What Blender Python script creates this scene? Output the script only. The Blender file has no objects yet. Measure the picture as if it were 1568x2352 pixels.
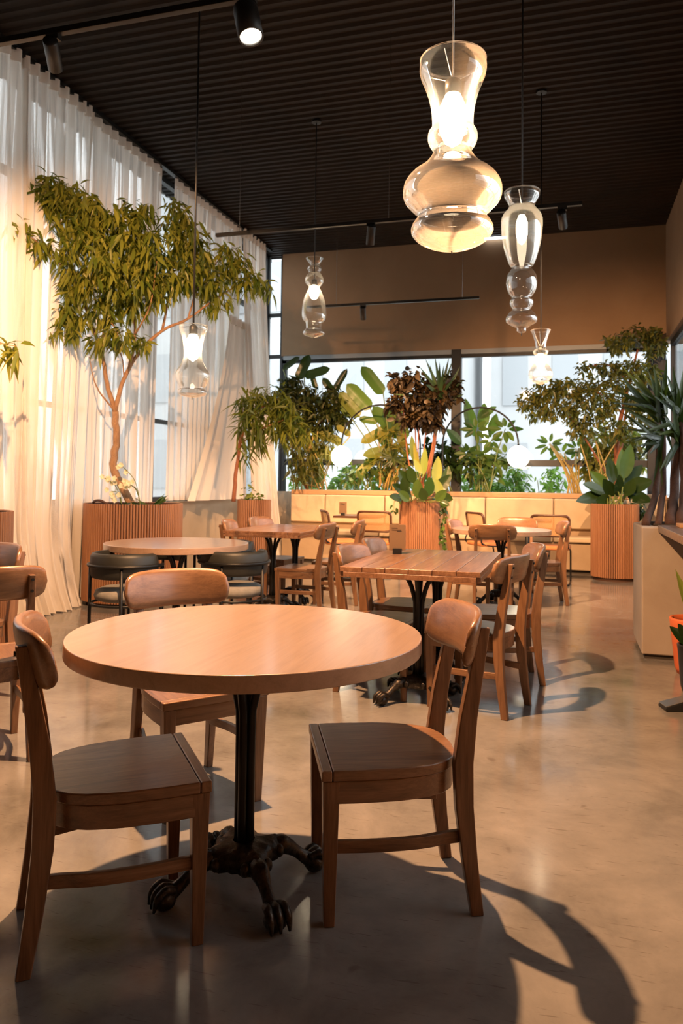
import bpy, bmesh, math, random
from mathutils import Vector, Matrix, Quaternion
import numpy as np

rng = random.Random(7)
nrs = np.random.RandomState(11)
COL = bpy.context.scene.collection
SC = bpy.context.scene
PI = math.pi

# ---------------------------------------------------------------- camera
cam_d = bpy.data.cameras.new('camera')
cam_d.sensor_fit = 'VERTICAL'
cam_d.sensor_height = 36.0
cam_d.sensor_width = 24.0
cam_d.lens = 1760.0 / 2352.0 * 36.0
cam_d.shift_y = -129.46 / 2352.0
cam_d.clip_start = 0.05
cam_d.clip_end = 200
cam = bpy.data.objects.new('camera', cam_d)
COL.objects.link(cam)
_m = Matrix([[0.958869, -0.001803, 0.283842], [0.283585, -0.03693, -0.958236], [0.01221, 0.999316, -0.034899]]).to_4x4()
_m.translation = (0, 0, 1.22)
cam.matrix_world = _m
SC.camera = cam
cam_d.dof.use_dof = True
cam_d.dof.focus_distance = 2.3
cam_d.dof.aperture_fstop = 7.0

# ---------------------------------------------------------------- world, exposure
W = bpy.data.worlds.new('overcast_sky')
SC.world = W
W.use_nodes = True
bg = W.node_tree.nodes['Background']
bg.inputs[0].default_value = (0.93, 0.97, 1.0, 1)
bg.inputs[1].default_value = 4.0
SC.view_settings.view_transform = 'Standard'
SC.view_settings.look = 'None'
SC.view_settings.gamma = 1.0
SC.view_settings.use_curve_mapping = False
SC.view_settings.exposure = 0.0
SC.cycles.use_denoising = True
SC.cycles.max_bounces = 10
SC.cycles.diffuse_bounces = 4
SC.cycles.glossy_bounces = 4
SC.cycles.transmission_bounces = 6
SC.cycles.transparent_max_bounces = 24
SC.cycles.sample_clamp_indirect = 6.0
SC.cycles.caustics_reflective = False
SC.cycles.caustics_refractive = False

WARM = (1.0, 0.55, 0.26)
SPOTW = (1.0, 0.53, 0.25)

# ---------------------------------------------------------------- materials
def new_mat(name):
    m = bpy.data.materials.new(name); m.use_nodes = True
    nt = m.node_tree; b = nt.nodes['Principled BSDF']
    return m, nt, b

def simple(name, col, rough=0.5, metal=0.0, spec=0.5):
    m, nt, b = new_mat(name)
    b.inputs['Base Color'].default_value = (*col, 1)
    b.inputs['Roughness'].default_value = rough
    b.inputs['Metallic'].default_value = metal
    b.inputs['Specular IOR Level'].default_value = spec
    return m

def ramp(nt, fac, stops):
    r = nt.nodes.new('ShaderNodeValToRGB')
    e = r.color_ramp.elements
    while len(e) < len(stops): e.new(0.5)
    for k, (p, c) in enumerate(stops):
        e[k].position = p; e[k].color = (*c, 1)
    nt.links.new(fac, r.inputs[0])
    return r.outputs[0]

def coords(nt, scale, kind='Object', offset_by_object=False):
    tc = nt.nodes.new('ShaderNodeTexCoord'); mp = nt.nodes.new('ShaderNodeMapping')
    mp.inputs['Scale'].default_value = scale
    nt.links.new(tc.outputs[kind], mp.inputs[0])
    if offset_by_object:
        oi = nt.nodes.new('ShaderNodeObjectInfo')
        mu = nt.nodes.new('ShaderNodeMath'); mu.operation = 'MULTIPLY'; mu.inputs[1].default_value = 37.0
        nt.links.new(oi.outputs['Random'], mu.inputs[0])
        nt.links.new(mu.outputs[0], mp.inputs['Location'])
    return mp.outputs[0]

def noise(nt, vec, scale, detail=4, rough=0.55, dist=0.0):
    n = nt.nodes.new('ShaderNodeTexNoise')
    n.inputs['Scale'].default_value = scale; n.inputs['Detail'].default_value = detail
    n.inputs['Roughness'].default_value = rough; n.inputs['Distortion'].default_value = dist
    nt.links.new(vec, n.inputs['Vector'])
    return n.outputs[0]

def bump(nt, b, h, strength, dist=0.002):
    bp = nt.nodes.new('ShaderNodeBump'); bp.inputs['Strength'].default_value = strength
    bp.inputs['Distance'].default_value = dist
    nt.links.new(h, bp.inputs['Height']); nt.links.new(bp.outputs[0], b.inputs['Normal'])

def wood(name, dark, mid, light, scale, rough=0.35, bmp=0.25, coat=0.0, contrast=(0.3, 0.5, 0.72)):
    """grain runs along the axis whose entry in scale is the small one"""
    m, nt, b = new_mat(name)
    v = coords(nt, scale, offset_by_object=True)
    n1 = noise(nt, v, 3.0, 6, 0.6, 1.2)
    v2 = coords(nt, tuple(q * (9.0 if q > 2 else 1.6) for q in scale), offset_by_object=True)
    n2 = noise(nt, v2, 3.0, 5, 0.75, 0.2)
    mx = nt.nodes.new('ShaderNodeMath'); mx.operation = 'MULTIPLY_ADD'
    mx.inputs[1].default_value = 0.4
    nt.links.new(n2, mx.inputs[0])
    sc = nt.nodes.new('ShaderNodeMath'); sc.operation = 'MULTIPLY'; sc.inputs[1].default_value = 0.6
    nt.links.new(n1, sc.inputs[0]); nt.links.new(sc.outputs[0], mx.inputs[2])
    c = ramp(nt, mx.outputs[0], [(contrast[0], dark), (contrast[1], mid), (contrast[2], light)])
    nt.links.new(c, b.inputs['Base Color'])
    b.inputs['Roughness'].default_value = rough
    b.inputs['Coat Weight'].default_value = coat
    b.inputs['Coat Roughness'].default_value = 0.16
    bump(nt, b, mx.outputs[0], bmp, 0.0015)
    return m

def mix_transp(name, col, transp, transl, rough=0.8):
    m = bpy.data.materials.new(name); m.use_nodes = True
    nt = m.node_tree; nt.nodes.clear()
    out = nt.nodes.new('ShaderNodeOutputMaterial')
    d = nt.nodes.new('ShaderNodeBsdfDiffuse'); d.inputs[0].default_value = (*col, 1)
    t = nt.nodes.new('ShaderNodeBsdfTranslucent'); t.inputs[0].default_value = (*col, 1)
    x = nt.nodes.new('ShaderNodeBsdfTransparent')
    a = nt.nodes.new('ShaderNodeMixShader'); a.inputs[0].default_value = transl
    nt.links.new(d.outputs[0], a.inputs[1]); nt.links.new(t.outputs[0], a.inputs[2])
    c = nt.nodes.new('ShaderNodeMixShader'); c.inputs[0].default_value = transp
    nt.links.new(a.outputs[0], c.inputs[1]); nt.links.new(x.outputs[0], c.inputs[2])
    nt.links.new(c.outputs[0], out.inputs[0])
    return m, nt, c

def leaf_mat(name, c1, c2, transl=0.35, gloss=0.35, vein=None):
    m = bpy.data.materials.new(name); m.use_nodes = True
    nt = m.node_tree; nt.nodes.clear()
    out = nt.nodes.new('ShaderNodeOutputMaterial')
    g = nt.nodes.new('ShaderNodeNewGeometry')
    oi = nt.nodes.new('ShaderNodeObjectInfo')
    ad = nt.nodes.new('ShaderNodeMath'); ad.operation = 'ADD'
    nt.links.new(g.outputs['Random Per Island'], ad.inputs[0]); nt.links.new(oi.outputs['Random'], ad.inputs[1])
    fr = nt.nodes.new('ShaderNodeMath'); fr.operation = 'FRACT'; nt.links.new(ad.outputs[0], fr.inputs[0])
    c = ramp(nt, fr.outputs[0], [(0.0, c1), (1.0, c2)])
    p = nt.nodes.new('ShaderNodeBsdfPrincipled')
    p.inputs['Roughness'].default_value = gloss
    p.inputs['Specular IOR Level'].default_value = 0.4
    t = nt.nodes.new('ShaderNodeBsdfTranslucent')
    nt.links.new(c, p.inputs['Base Color'])
    br = nt.nodes.new('ShaderNodeMix'); br.data_type = 'RGBA'; br.blend_type = 'MULTIPLY'
    br.inputs[0].default_value = 1.0
    nt.links.new(c, br.inputs[6]); br.inputs[7].default_value = (1.5, 1.5, 0.7, 1)
    nt.links.new(br.outputs[2], t.inputs[0])
    a = nt.nodes.new('ShaderNodeMixShader'); a.inputs[0].default_value = transl
    nt.links.new(p.outputs[0], a.inputs[1]); nt.links.new(t.outputs[0], a.inputs[2])
    nt.links.new(a.outputs[0], out.inputs[0])
    return m

def emit(name, col, strength):
    m = bpy.data.materials.new(name); m.use_nodes = True
    nt = m.node_tree; nt.nodes.clear()
    out = nt.nodes.new('ShaderNodeOutputMaterial'); e = nt.nodes.new('ShaderNodeEmission')
    e.inputs[0].default_value = (*col, 1); e.inputs[1].default_value = strength
    nt.links.new(e.outputs[0], out.inputs[0])
    return m

def thin_glass(name, tint=(1, 1, 1), refl=0.06, edge=0.5, haze=0.0, hazecol=(1, 1, 1)):
    m = bpy.data.materials.new(name); m.use_nodes = True
    nt = m.node_tree; nt.nodes.clear()
    out = nt.nodes.new('ShaderNodeOutputMaterial')
    tr = nt.nodes.new('ShaderNodeBsdfTransparent'); tr.inputs[0].default_value = (*tint, 1)
    gl = nt.nodes.new('ShaderNodeBsdfGlossy'); gl.inputs['Roughness'].default_value = 0.03
    lw = nt.nodes.new('ShaderNodeFresnel'); lw.inputs[0].default_value = 1.45
    mr = nt.nodes.new('ShaderNodeMapRange')
    mr.inputs[1].default_value = 0.03; mr.inputs[2].default_value = 1.0
    mr.inputs[3].default_value = refl; mr.inputs[4].default_value = edge
    nt.links.new(lw.outputs[0], mr.inputs[0])
    mx = nt.nodes.new('ShaderNodeMixShader')
    nt.links.new(mr.outputs[0], mx.inputs[0])
    nt.links.new(tr.outputs[0], mx.inputs[1]); nt.links.new(gl.outputs[0], mx.inputs[2])
    last = mx
    if haze > 0:
        tl = nt.nodes.new('ShaderNodeBsdfTranslucent'); tl.inputs[0].default_value = (*hazecol, 1)
        h = nt.nodes.new('ShaderNodeMixShader')
        hm = nt.nodes.new('ShaderNodeMapRange'); hm.inputs[1].default_value = 0.03; hm.inputs[2].default_value = 0.7; hm.inputs[3].default_value = haze; hm.inputs[4].default_value = 0.16
        nt.links.new(lw.outputs[0], hm.inputs[0]); nt.links.new(hm.outputs[0], h.inputs[0])
        nt.links.new(mx.outputs[0], h.inputs[1]); nt.links.new(tl.outputs[0], h.inputs[2]); last = h
    nt.links.new(last.outputs[0], out.inputs[0])
    return m

M = {}
# chairs and tables
M['walnut'] = wood('walnut_chair', (0.07, 0.031, 0.014), (0.19, 0.092, 0.044), (0.31, 0.165, 0.085), (9, 1.1, 9), 0.34, 0.35, 0.25)
M['walnut_v'] = wood('walnut_upright', (0.07, 0.031, 0.014), (0.18, 0.087, 0.041), (0.29, 0.152, 0.077), (10, 10, 1.1), 0.38, 0.25, 0.1)
M['walnut_x'] = wood('walnut_backrest', (0.12, 0.056, 0.025), (0.225, 0.11, 0.05), (0.32, 0.17, 0.083), (1.1, 8, 8), 0.33, 0.15, 0.2)
M['tabletop'] = wood('oak_tabletop', (0.30, 0.19, 0.125), (0.39, 0.25, 0.168), (0.46, 0.30, 0.205), (8, 0.8, 8), 0.3, 0.06, 0.9)
M['plank'] = wood('reclaimed_plank', (0.10, 0.042, 0.02), (0.24, 0.115, 0.06), (0.42, 0.235, 0.14), (9, 0.7, 9), 0.3, 0.25, 0.3)
M['flute'] = wood('fluted_oak', (0.22, 0.095, 0.045), (0.31, 0.145, 0.07), (0.40, 0.20, 0.10), (14, 14, 1.0), 0.5, 0.15)
M['flute_core'] = simple('planter_core', (0.06, 0.025, 0.012), 0.8)
M['ledge'] = wood('bench_ledge', (0.42, 0.24, 0.12), (0.5, 0.3, 0.16), (0.56, 0.35, 0.2), (1, 8, 8), 0.5, 0.1)
M['iron'] = simple('black_iron', (0.022, 0.02, 0.018), 0.38, 0.6)
M['blackmetal'] = simple('black_powder_coat', (0.012, 0.012, 0.012), 0.42, 0.3)
M['steel'] = simple('brushed_steel', (0.55, 0.55, 0.53), 0.25, 1.0)

m, nt, b = new_mat('cast_iron')
v = coords(nt, (1, 1, 1)); n1 = noise(nt, v, 60, 5, 0.6)
nt.links.new(ramp(nt, n1, [(0.35, (0.02, 0.016, 0.013)), (0.6, (0.06, 0.05, 0.042)), (0.75, (0.15, 0.13, 0.11))]), b.inputs['Base Color'])
b.inputs['Metallic'].default_value = 0.7; b.inputs['Roughness'].default_value = 0.36
bump(nt, b, n1, 0.6, 0.004)
M['cast'] = m

# polished concrete floor
m, nt, b = new_mat('polished_concrete')
v = coords(nt, (1, 1, 1))
big = noise(nt, v, 0.55, 5, 0.6, 0.6); mid = noise(nt, v, 2.4, 8, 0.68, 0.3); fine = noise(nt, v, 45, 4, 0.6)
ad = nt.nodes.new('ShaderNodeMath'); ad.operation = 'MULTIPLY_ADD'; ad.inputs[1].default_value = 0.55
nt.links.new(mid, ad.inputs[0])
s2 = nt.nodes.new('ShaderNodeMath'); s2.operation = 'MULTIPLY'; s2.inputs[1].default_value = 0.45
nt.links.new(big, s2.inputs[0]); nt.links.new(s2.outputs[0], ad.inputs[2])
base = ramp(nt, ad.outputs[0], [(0.36, (0.125, 0.116, 0.107)), (0.5, (0.215, 0.20, 0.183)), (0.64, (0.30, 0.275, 0.25))])
# scratches and scuffs: thin stretched streaks with a few orientations
def streak(rot, sc, lo, hi):
    tc = nt.nodes.new('ShaderNodeTexCoord'); mp = nt.nodes.new('ShaderNodeMapping')
    mp.inputs['Rotation'].default_value = (0, 0, rot); mp.inputs['Scale'].default_value = sc
    nt.links.new(tc.outputs['Object'], mp.inputs[0])
    n = noise(nt, mp.outputs[0], 1.0, 3, 0.6, 0.35)
    mr = nt.nodes.new('ShaderNodeMapRange'); mr.inputs[1].default_value = lo; mr.inputs[2].default_value = hi
    nt.links.new(n, mr.inputs[0]); return mr.outputs[0]
st = None
for rot, sc in ((0.5, (7, 60, 1)), (-0.8, (9, 85, 1)), (2.1, (6, 50, 1)), (1.3, (12, 110, 1))):
    s_ = streak(rot, sc, 0.665, 0.71)
    if st is None: st = s_
    else:
        q = nt.nodes.new('ShaderNodeMath'); q.operation = 'MAXIMUM'; nt.links.new(st, q.inputs[0]); nt.links.new(s_, q.inputs[1]); st = q.outputs[0]
sp = noise(nt, v, 7.0, 2, 0.5)
mr = nt.nodes.new('ShaderNodeMapRange'); mr.inputs[1].default_value = 0.70; mr.inputs[2].default_value = 0.74
nt.links.new(sp, mr.inputs[0])
q = nt.nodes.new('ShaderNodeMath'); q.operation = 'MAXIMUM'; nt.links.new(st, q.inputs[0]); nt.links.new(mr.outputs[0], q.inputs[1])
q2 = nt.nodes.new('ShaderNodeMath'); q2.operation = 'MULTIPLY'; q2.inputs[1].default_value = 0.45; nt.links.new(q.outputs[0], q2.inputs[0])
mixc = nt.nodes.new('ShaderNodeMix'); mixc.data_type = 'RGBA'
nt.links.new(q2.outputs[0], mixc.inputs[0]); nt.links.new(base, mixc.inputs[6]); mixc.inputs[7].default_value = (0.09, 0.07, 0.055, 1)
nt.links.new(mixc.outputs[2], b.inputs['Base Color'])
rr = nt.nodes.new('ShaderNodeMapRange'); rr.inputs[1].default_value = 0.3; rr.inputs[2].default_value = 0.7
rr.inputs[3].default_value = 0.09; rr.inputs[4].default_value = 0.2
nt.links.new(mid, rr.inputs[0]); nt.links.new(rr.outputs[0], b.inputs['Roughness'])
b.inputs['Specular IOR Level'].default_value = 0.55
bump(nt, b, fine, 0.06, 0.002)
M['floor'] = m

def plaster(name, c1, c2, scale=2.0, rough=0.85, bmp=0.15):
    m, nt, b = new_mat(name)
    v = coords(nt, (1, 1, 1)); n1 = noise(nt, v, scale, 6, 0.6, 0.5); n2 = noise(nt, v, 60, 3, 0.6)
    nt.links.new(ramp(nt, n1, [(0.3, c1), (0.7, c2)]), b.inputs['Base Color'])
    b.inputs['Roughness'].default_value = rough
    bump(nt, b, n2, bmp, 0.003)
    return m
M['farwall'] = plaster('brown_plaster', (0.25, 0.155, 0.085), (0.31, 0.20, 0.115), 1.2)
M['knee'] = plaster('beige_plaster', (0.46, 0.37, 0.26), (0.52, 0.42, 0.31), 2.0)
M['pier'] = plaster('cement_block', (0.36, 0.29, 0.23), (0.44, 0.37, 0.30), 2.5)
M['darkwall'] = plaster('dark_wall', (0.20, 0.16, 0.125), (0.25, 0.20, 0.16), 1.5)
M['plinth'] = simple('dark_plinth', (0.05, 0.04, 0.03), 0.8)
M['ceiling'] = plaster('dark_corrugated_sheet', (0.006, 0.0036, 0.0022), (0.017, 0.0095, 0.0052), 1.4, 0.6, 0.1)
M['ceiling'].node_tree.nodes['Principled BSDF'].inputs['Specular IOR Level'].default_value = 0.22
M['frame'] = simple('black_window_frame', (0.018, 0.02, 0.022), 0.45, 0.2)
M['blindbox'] = simple('grey_blind_box', (0.30, 0.33, 0.35), 0.5)
M['pane'] = thin_glass('window_pane', (0.97, 0.985, 0.985), 0.03, 0.6)
M['lampglass'] = thin_glass('clear_blown_glass', (0.985, 0.975, 0.955), 0.045, 0.7, 0.035, (1, 0.93, 0.82))
M['curtain'], nt, mixn = mix_transp('sheer_linen', (0.80, 0.745, 0.68), 0.10, 0.15)
wv = noise(nt, coords(nt, (60, 60, 60)), 4.0, 2, 0.5)
sl = noise(nt, coords(nt, (1, 17, 0.12)), 1.0, 3, 0.6)
mr = nt.nodes.new('ShaderNodeMapRange'); mr.inputs[1].default_value = 0.50; mr.inputs[2].default_value = 0.64
mr.inputs[3].default_value = 0.025; mr.inputs[4].default_value = 0.38
nt.links.new(sl, mr.inputs[0])
ml = nt.nodes.new('ShaderNodeMath'); ml.operation = 'MULTIPLY'
m2 = nt.nodes.new('ShaderNodeMapRange'); m2.inputs[1].default_value = 0.3; m2.inputs[2].default_value = 0.7; m2.inputs[3].default_value = 0.7; m2.inputs[4].default_value = 1.3
nt.links.new(wv, m2.inputs[0]); nt.links.new(mr.outputs[0], ml.inputs[0]); nt.links.new(m2.outputs[0], ml.inputs[1])
nt.links.new(ml.outputs[0], mixn.inputs[0])
M['curtain_dense'] = mix_transp('doubled_linen', (0.80, 0.735, 0.66), 0.01, 0.10)[0]
M['cushion'] = plaster('tan_leather', (0.54, 0.43, 0.29), (0.60, 0.49, 0.34), 6.0, 0.55, 0.08)
M['benchbase'] = plaster('bench_base_laminate', (0.36, 0.26, 0.16), (0.42, 0.31, 0.2), 3.0, 0.6, 0.05)
M['blackleather'] = plaster('black_leather', (0.016, 0.016, 0.013), (0.026, 0.026, 0.021), 8.0, 0.5, 0.15)
M['greyfabric'] = plaster('grey_fabric', (0.20, 0.19, 0.17), (0.27, 0.255, 0.23), 20.0, 0.9, 0.3)
M['orangefabric'] = plaster('rust_fabric', (0.46, 0.17, 0.055), (0.55, 0.21, 0.075), 15.0, 0.8, 0.2)
M['darkbent'] = simple('dark_bent_wood', (0.075, 0.03, 0.014), 0.4)
m, nt, mixn = mix_transp('woven_cane', (0.55, 0.32, 0.14), 0.25, 0.25)
v = coords(nt, (1, 1, 1)); ck = nt.nodes.new('ShaderNodeTexChecker'); ck.inputs['Scale'].default_value = 110
nt.links.new(v, ck.inputs[0])
mr = nt.nodes.new('ShaderNodeMapRange'); mr.inputs[3].default_value = 0.12; mr.inputs[4].default_value = 0.4
nt.links.new(ck.outputs['Fac'], mr.inputs[0]); nt.links.new(mr.outputs[0], mixn.inputs[0])
M['cane'] = m
M['soil'] = plaster('potting_soil', (0.03, 0.018, 0.01), (0.06, 0.038, 0.02), 20, 0.95, 0.8)
M['bark'] = wood('pale_bark', (0.20, 0.10, 0.05), (0.36, 0.20, 0.10), (0.50, 0.31, 0.17), (14, 14, 5), 0.8, 0.6)
M['bark_red'] = wood('reddish_bark', (0.14, 0.045, 0.02), (0.26, 0.09, 0.04), (0.38, 0.15, 0.07), (14, 14, 4), 0.8, 0.6)
M['bark_dark'] = wood('fibrous_palm_bark', (0.03, 0.017, 0.012), (0.075, 0.036, 0.024), (0.16, 0.08, 0.05), (30, 30, 3), 0.9, 0.9)
M['stem'] = simple('green_stem', (0.16, 0.2, 0.05), 0.5)
M['stem_y'] = simple('yellow_stem', (0.38, 0.27, 0.07), 0.5)
M['leaf_ficus'] = leaf_mat('ficus_leaf', (0.085, 0.13, 0.016), (0.31, 0.31, 0.05), 0.38, 0.4)
M['leaf_pleo'] = leaf_mat('dracaena_leaf', (0.07, 0.11, 0.015), (0.20, 0.22, 0.035), 0.35, 0.4)
M['leaf_dark'] = leaf_mat('dark_shrub_leaf', (0.018, 0.034, 0.008), (0.06, 0.07, 0.014), 0.25, 0.4)
M['leaf_small'] = leaf_mat('small_tree_leaf', (0.05, 0.075, 0.015), (0.18, 0.17, 0.035), 0.35, 0.4)
M['leaf_croton'] = leaf_mat('dark_brown_leaf', (0.014, 0.009, 0.004), (0.048, 0.031, 0.012), 0.2, 0.5)
M['leaf_big'] = leaf_mat('broad_green_leaf', (0.035, 0.09, 0.022), (0.12, 0.19, 0.04), 0.35, 0.3)
M['leaf_yel'] = leaf_mat('yellow_green_leaf', (0.12, 0.17, 0.03), (0.28, 0.25, 0.05), 0.35, 0.35)  # yellow puts warm lamp light into the leaf colour
M['leaf_deep'] = leaf_mat('deep_glossy_leaf', (0.010, 0.027, 0.007), (0.034, 0.066, 0.014), 0.2, 0.25)
M['leaf_yucca'] = leaf_mat('yucca_leaf', (0.02, 0.05, 0.022), (0.05, 0.10, 0.035), 0.2, 0.4)
M['leaf_palm'] = leaf_mat('strap_leaf', (0.02, 0.042, 0.012), (0.07, 0.10, 0.02), 0.25, 0.35)
M['leaf_light'] = leaf_mat('speckled_leaf', (0.17, 0.24, 0.05), (0.28, 0.33, 0.08), 0.3, 0.4)
M['leaf_out'] = leaf_mat('garden_leaf', (0.06, 0.16, 0.03), (0.16, 0.30, 0.06), 0.35, 0.5)
M['petal'] = leaf_mat('white_petal', (0.82, 0.78, 0.66), (0.88, 0.85, 0.75), 0.3, 0.6)
M['bulb'] = emit('frosted_bulb_glow', (1.0, 0.80, 0.55), 28.0)
M['bulb_far'] = emit('far_bulb_glow', (1.0, 0.84, 0.6), 22.0)
M['globe'] = emit('opal_globe_glow', (1.0, 0.80, 0.54), 16.0)
M['lens'] = emit('spot_lens_glow', (1.0, 0.86, 0.68), 120.0)
M['lens_dim'] = emit('spot_lens_dim', (1.0, 0.86, 0.68), 5.0)
M['led'] = emit('linear_led', (0.92, 0.96, 1.0), 6.0)
M['terracotta'] = plaster('orange_terracotta', (0.62, 0.13, 0.04), (0.70, 0.17, 0.055), 5, 0.6, 0.05)
M['blackpot'] = simple('black_plastic_pot', (0.012, 0.012, 0.011), 0.35)
m, nt, b = new_mat('dark_granite')
v = coords(nt, (1, 1, 1)); n1 = noise(nt, v, 35, 5, 0.7)
nt.links.new(ramp(nt, n1, [(0.35, (0.05, 0.035, 0.03)), (0.55, (0.16, 0.115, 0.095)), (0.7, (0.30, 0.23, 0.19))]), b.inputs['Base Color'])
b.inputs['Roughness'].default_value = 0.3
M['granite'] = m
M['card'] = simple('menu_board', (0.17, 0.10, 0.05), 0.6)
M['print'] = simple('menu_print', (0.035, 0.02, 0.012), 0.7)
M['board'] = simple('light_wood_board', (0.45, 0.24, 0.10), 0.5)
M['greenbox'] = simple('green_box', (0.12, 0.16, 0.05), 0.6)
M['white'] = simple('white_ceramic', (0.75, 0.72, 0.68), 0.4)
M['facade'] = plaster('pale_facade', (0.48, 0.49, 0.50), (0.54, 0.55, 0.56), 0.5)
M['facade_win'] = simple('facade_window', (0.36, 0.38, 0.40), 0.5)
M['pavement'] = simple('pale_pavement', (0.45, 0.45, 0.44), 0.8)

# ---------------------------------------------------------------- mesh helpers
class MB:
    def __init__(s): s.v = []; s.f = []
    def add(s, vs, fs):
        o = len(s.v); s.v.extend([tuple(p) for p in vs]); s.f.extend([tuple(i + o for i in f) for f in fs]); return s
    def box(s, c, d, rz=0.0):
        x, y, z = d[0] / 2, d[1] / 2, d[2] / 2
        ca, sa = math.cos(rz), math.sin(rz)
        vs = []
        for dz in (-z, z):
            for dx, dy in ((-x, -y), (x, -y), (x, y), (-x, y)):
                vs.append((c[0] + dx * ca - dy * sa, c[1] + dx * sa + dy * ca, c[2] + dz))
        return s.add(vs, [(3, 2, 1, 0), (4, 5, 6, 7), (0, 1, 5, 4), (1, 2, 6, 5), (2, 3, 7, 6), (3, 0, 4, 7)])
    def bar(s, x0, x1, y0, y1, z0, z1):
        return s.box(((x0 + x1) / 2, (y0 + y1) / 2, (z0 + z1) / 2), (x1 - x0, y1 - y0, z1 - z0))
    def prism(s, outline, z0, z1):
        n = len(outline)
        vs = [(x, y, z0) for x, y in outline] + [(x, y, z1) for x, y in outline]
        fs = [tuple(range(n - 1, -1, -1)), tuple(range(n, 2 * n))] + [(i, (i + 1) % n, n + (i + 1) % n, n + i) for i in range(n)]
        return s.add(vs, fs)
    def wall(s, path, thick, z0, z1, closed=False):
        """upright strip following a 2-D path"""
        n = len(path); L = []; Rr = []
        for i in range(n):
            if closed: a, b_ = path[i - 1], path[(i + 1) % n]
            else: a, b_ = path[max(i - 1, 0)], path[min(i + 1, n - 1)]
            t = Vector((b_[0] - a[0], b_[1] - a[1])).normalized(); nn = Vector((-t.y, t.x)) * thick / 2
            L.append((path[i][0] + nn.x, path[i][1] + nn.y)); Rr.append((path[i][0] - nn.x, path[i][1] - nn.y))
        vs = [(x, y, z) for z in (z0, z1) for x, y in L] + [(x, y, z) for z in (z0, z1) for x, y in Rr]
        fs = []
        m_ = n if closed else n - 1
        for i in range(m_):
            j = (i + 1) % n
            fs += [(j, i, n + i, n + j), (2 * n + i, 2 * n + j, 3 * n + j, 3 * n + i), (n + i, 3 * n + i, 3 * n + j, n + j), (i, j, 2 * n + j, 2 * n + i)]
        if not closed:
            fs += [(0, 2 * n, 3 * n, n), (n - 1, 2 * n - 1, 4 * n - 1, 3 * n - 1)]
        return s.add(vs, fs)
    def tube(s, pts, r, n=8, cap=True):
        pts = [Vector(p) for p in pts]; k = len(pts)
        rs = r if isinstance(r, (list, tuple)) else [r] * k
        vs = []; fs = []
        up = None
        for i in range(k):
            t = (pts[min(i + 1, k - 1)] - pts[max(i - 1, 0)])
            if t.length < 1e-9: t = Vector((0, 0, 1))
            t.normalize()
            if up is None:
                up = Vector((1, 0, 0)) if abs(t.x) < 0.8 else Vector((0, 1, 0))
            a = (up - t * up.dot(t)); a.normalize(); b_ = t.cross(a); up = a
            for j in range(n):
                w = 2 * PI * j / n
                vs.append(pts[i] + a * (math.cos(w) * rs[i]) + b_ * (math.sin(w) * rs[i]))
        for i in range(k - 1):
            for j in range(n):
                fs.append((i * n + j, i * n + (j + 1) % n, (i + 1) * n + (j + 1) % n, (i + 1) * n + j))
        if cap: fs += [tuple(range(n - 1, -1, -1)), tuple(range((k - 1) * n, k * n))]
        return s.add(vs, fs)
    def lathe(s, prof, n=24, c=(0, 0, 0), cap=False):
        k = len(prof); vs = []; fs = []
        for r, z in prof:
            for j in range(n):
                w = 2 * PI * j / n; vs.append((c[0] + r * math.cos(w), c[1] + r * math.sin(w), c[2] + z))
        for i in range(k - 1):
            for j in range(n):
                fs.append((i * n + j, i * n + (j + 1) % n, (i + 1) * n + (j + 1) % n, (i + 1) * n + j))
        if cap: fs += [tuple(range(n - 1, -1, -1)), tuple(range((k - 1) * n, k * n))]
        return s.add(vs, fs)
    def ball(s, c, r, n=12, m=8):
        rx, ry, rz = r if isinstance(r, (tuple, list)) else (r, r, r)
        vs = [(c[0], c[1], c[2] - rz)]; fs = []
        for i in range(1, m):
            a = -PI / 2 + PI * i / m
            for j in range(n):
                w = 2 * PI * j / n
                vs.append((c[0] + rx * math.cos(a) * math.cos(w), c[1] + ry * math.cos(a) * math.sin(w), c[2] + rz * math.sin(a)))
        vs.append((c[0], c[1], c[2] + rz)); t = len(vs) - 1
        for j in range(n):
            fs.append((0, 1 + (j + 1) % n, 1 + j)); fs.append((t, t - n + j, t - n + (j + 1) % n))
        for i in range(m - 2):
            for j in range(n):
                fs.append((1 + i * n + j, 1 + i * n + (j + 1) % n, 1 + (i + 1) * n + (j + 1) % n, 1 + (i + 1) * n + j))
        return s.add(vs, fs)
    def grid(s, P, closed_u=False):
        nu = len(P); nv = len(P[0]); vs = [p for row in P for p in row]; fs = []
        for i in range(nu - (0 if closed_u else 1)):
            for j in range(nv - 1):
                a = (i + 1) % nu
                fs.append((i * nv + j, a * nv + j, a * nv + j + 1, i * nv + j + 1))
        return s.add(vs, fs)
    def mesh(s, name, smooth=False):
        me = bpy.data.meshes.new(name); me.from_pydata(s.v, [], s.f); me.update()
        if smooth: me.polygons.foreach_set('use_smooth', [True] * len(me.polygons))
        return me
    def build(s, name, mat, parent=None, smooth=False, loc=None, bevel=0.0, seg=2):
        return obj(name, s.mesh(name, smooth), mat, parent, loc, bevel, seg)

def obj(name, me, mat, parent=None, loc=None, bevel=0.0, seg=2):
    o = bpy.data.objects.new(name, me)
    if mat is not None and len(me.materials) == 0: me.materials.append(M[mat] if isinstance(mat, str) else mat)
    COL.objects.link(o)
    if loc is not None: o.location = loc
    if parent is not None: o.parent = parent
    if bevel > 0:
        bv = o.modifiers.new('bevel', 'BEVEL'); bv.width = bevel; bv.segments = seg; bv.limit_method = 'ANGLE'; bv.angle_limit = math.radians(35)
        me.polygons.foreach_set('use_smooth', [True] * len(me.polygons))
        wn = o.modifiers.new('wn', 'WEIGHTED_NORMAL'); wn.keep_sharp = False
    return o

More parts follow.
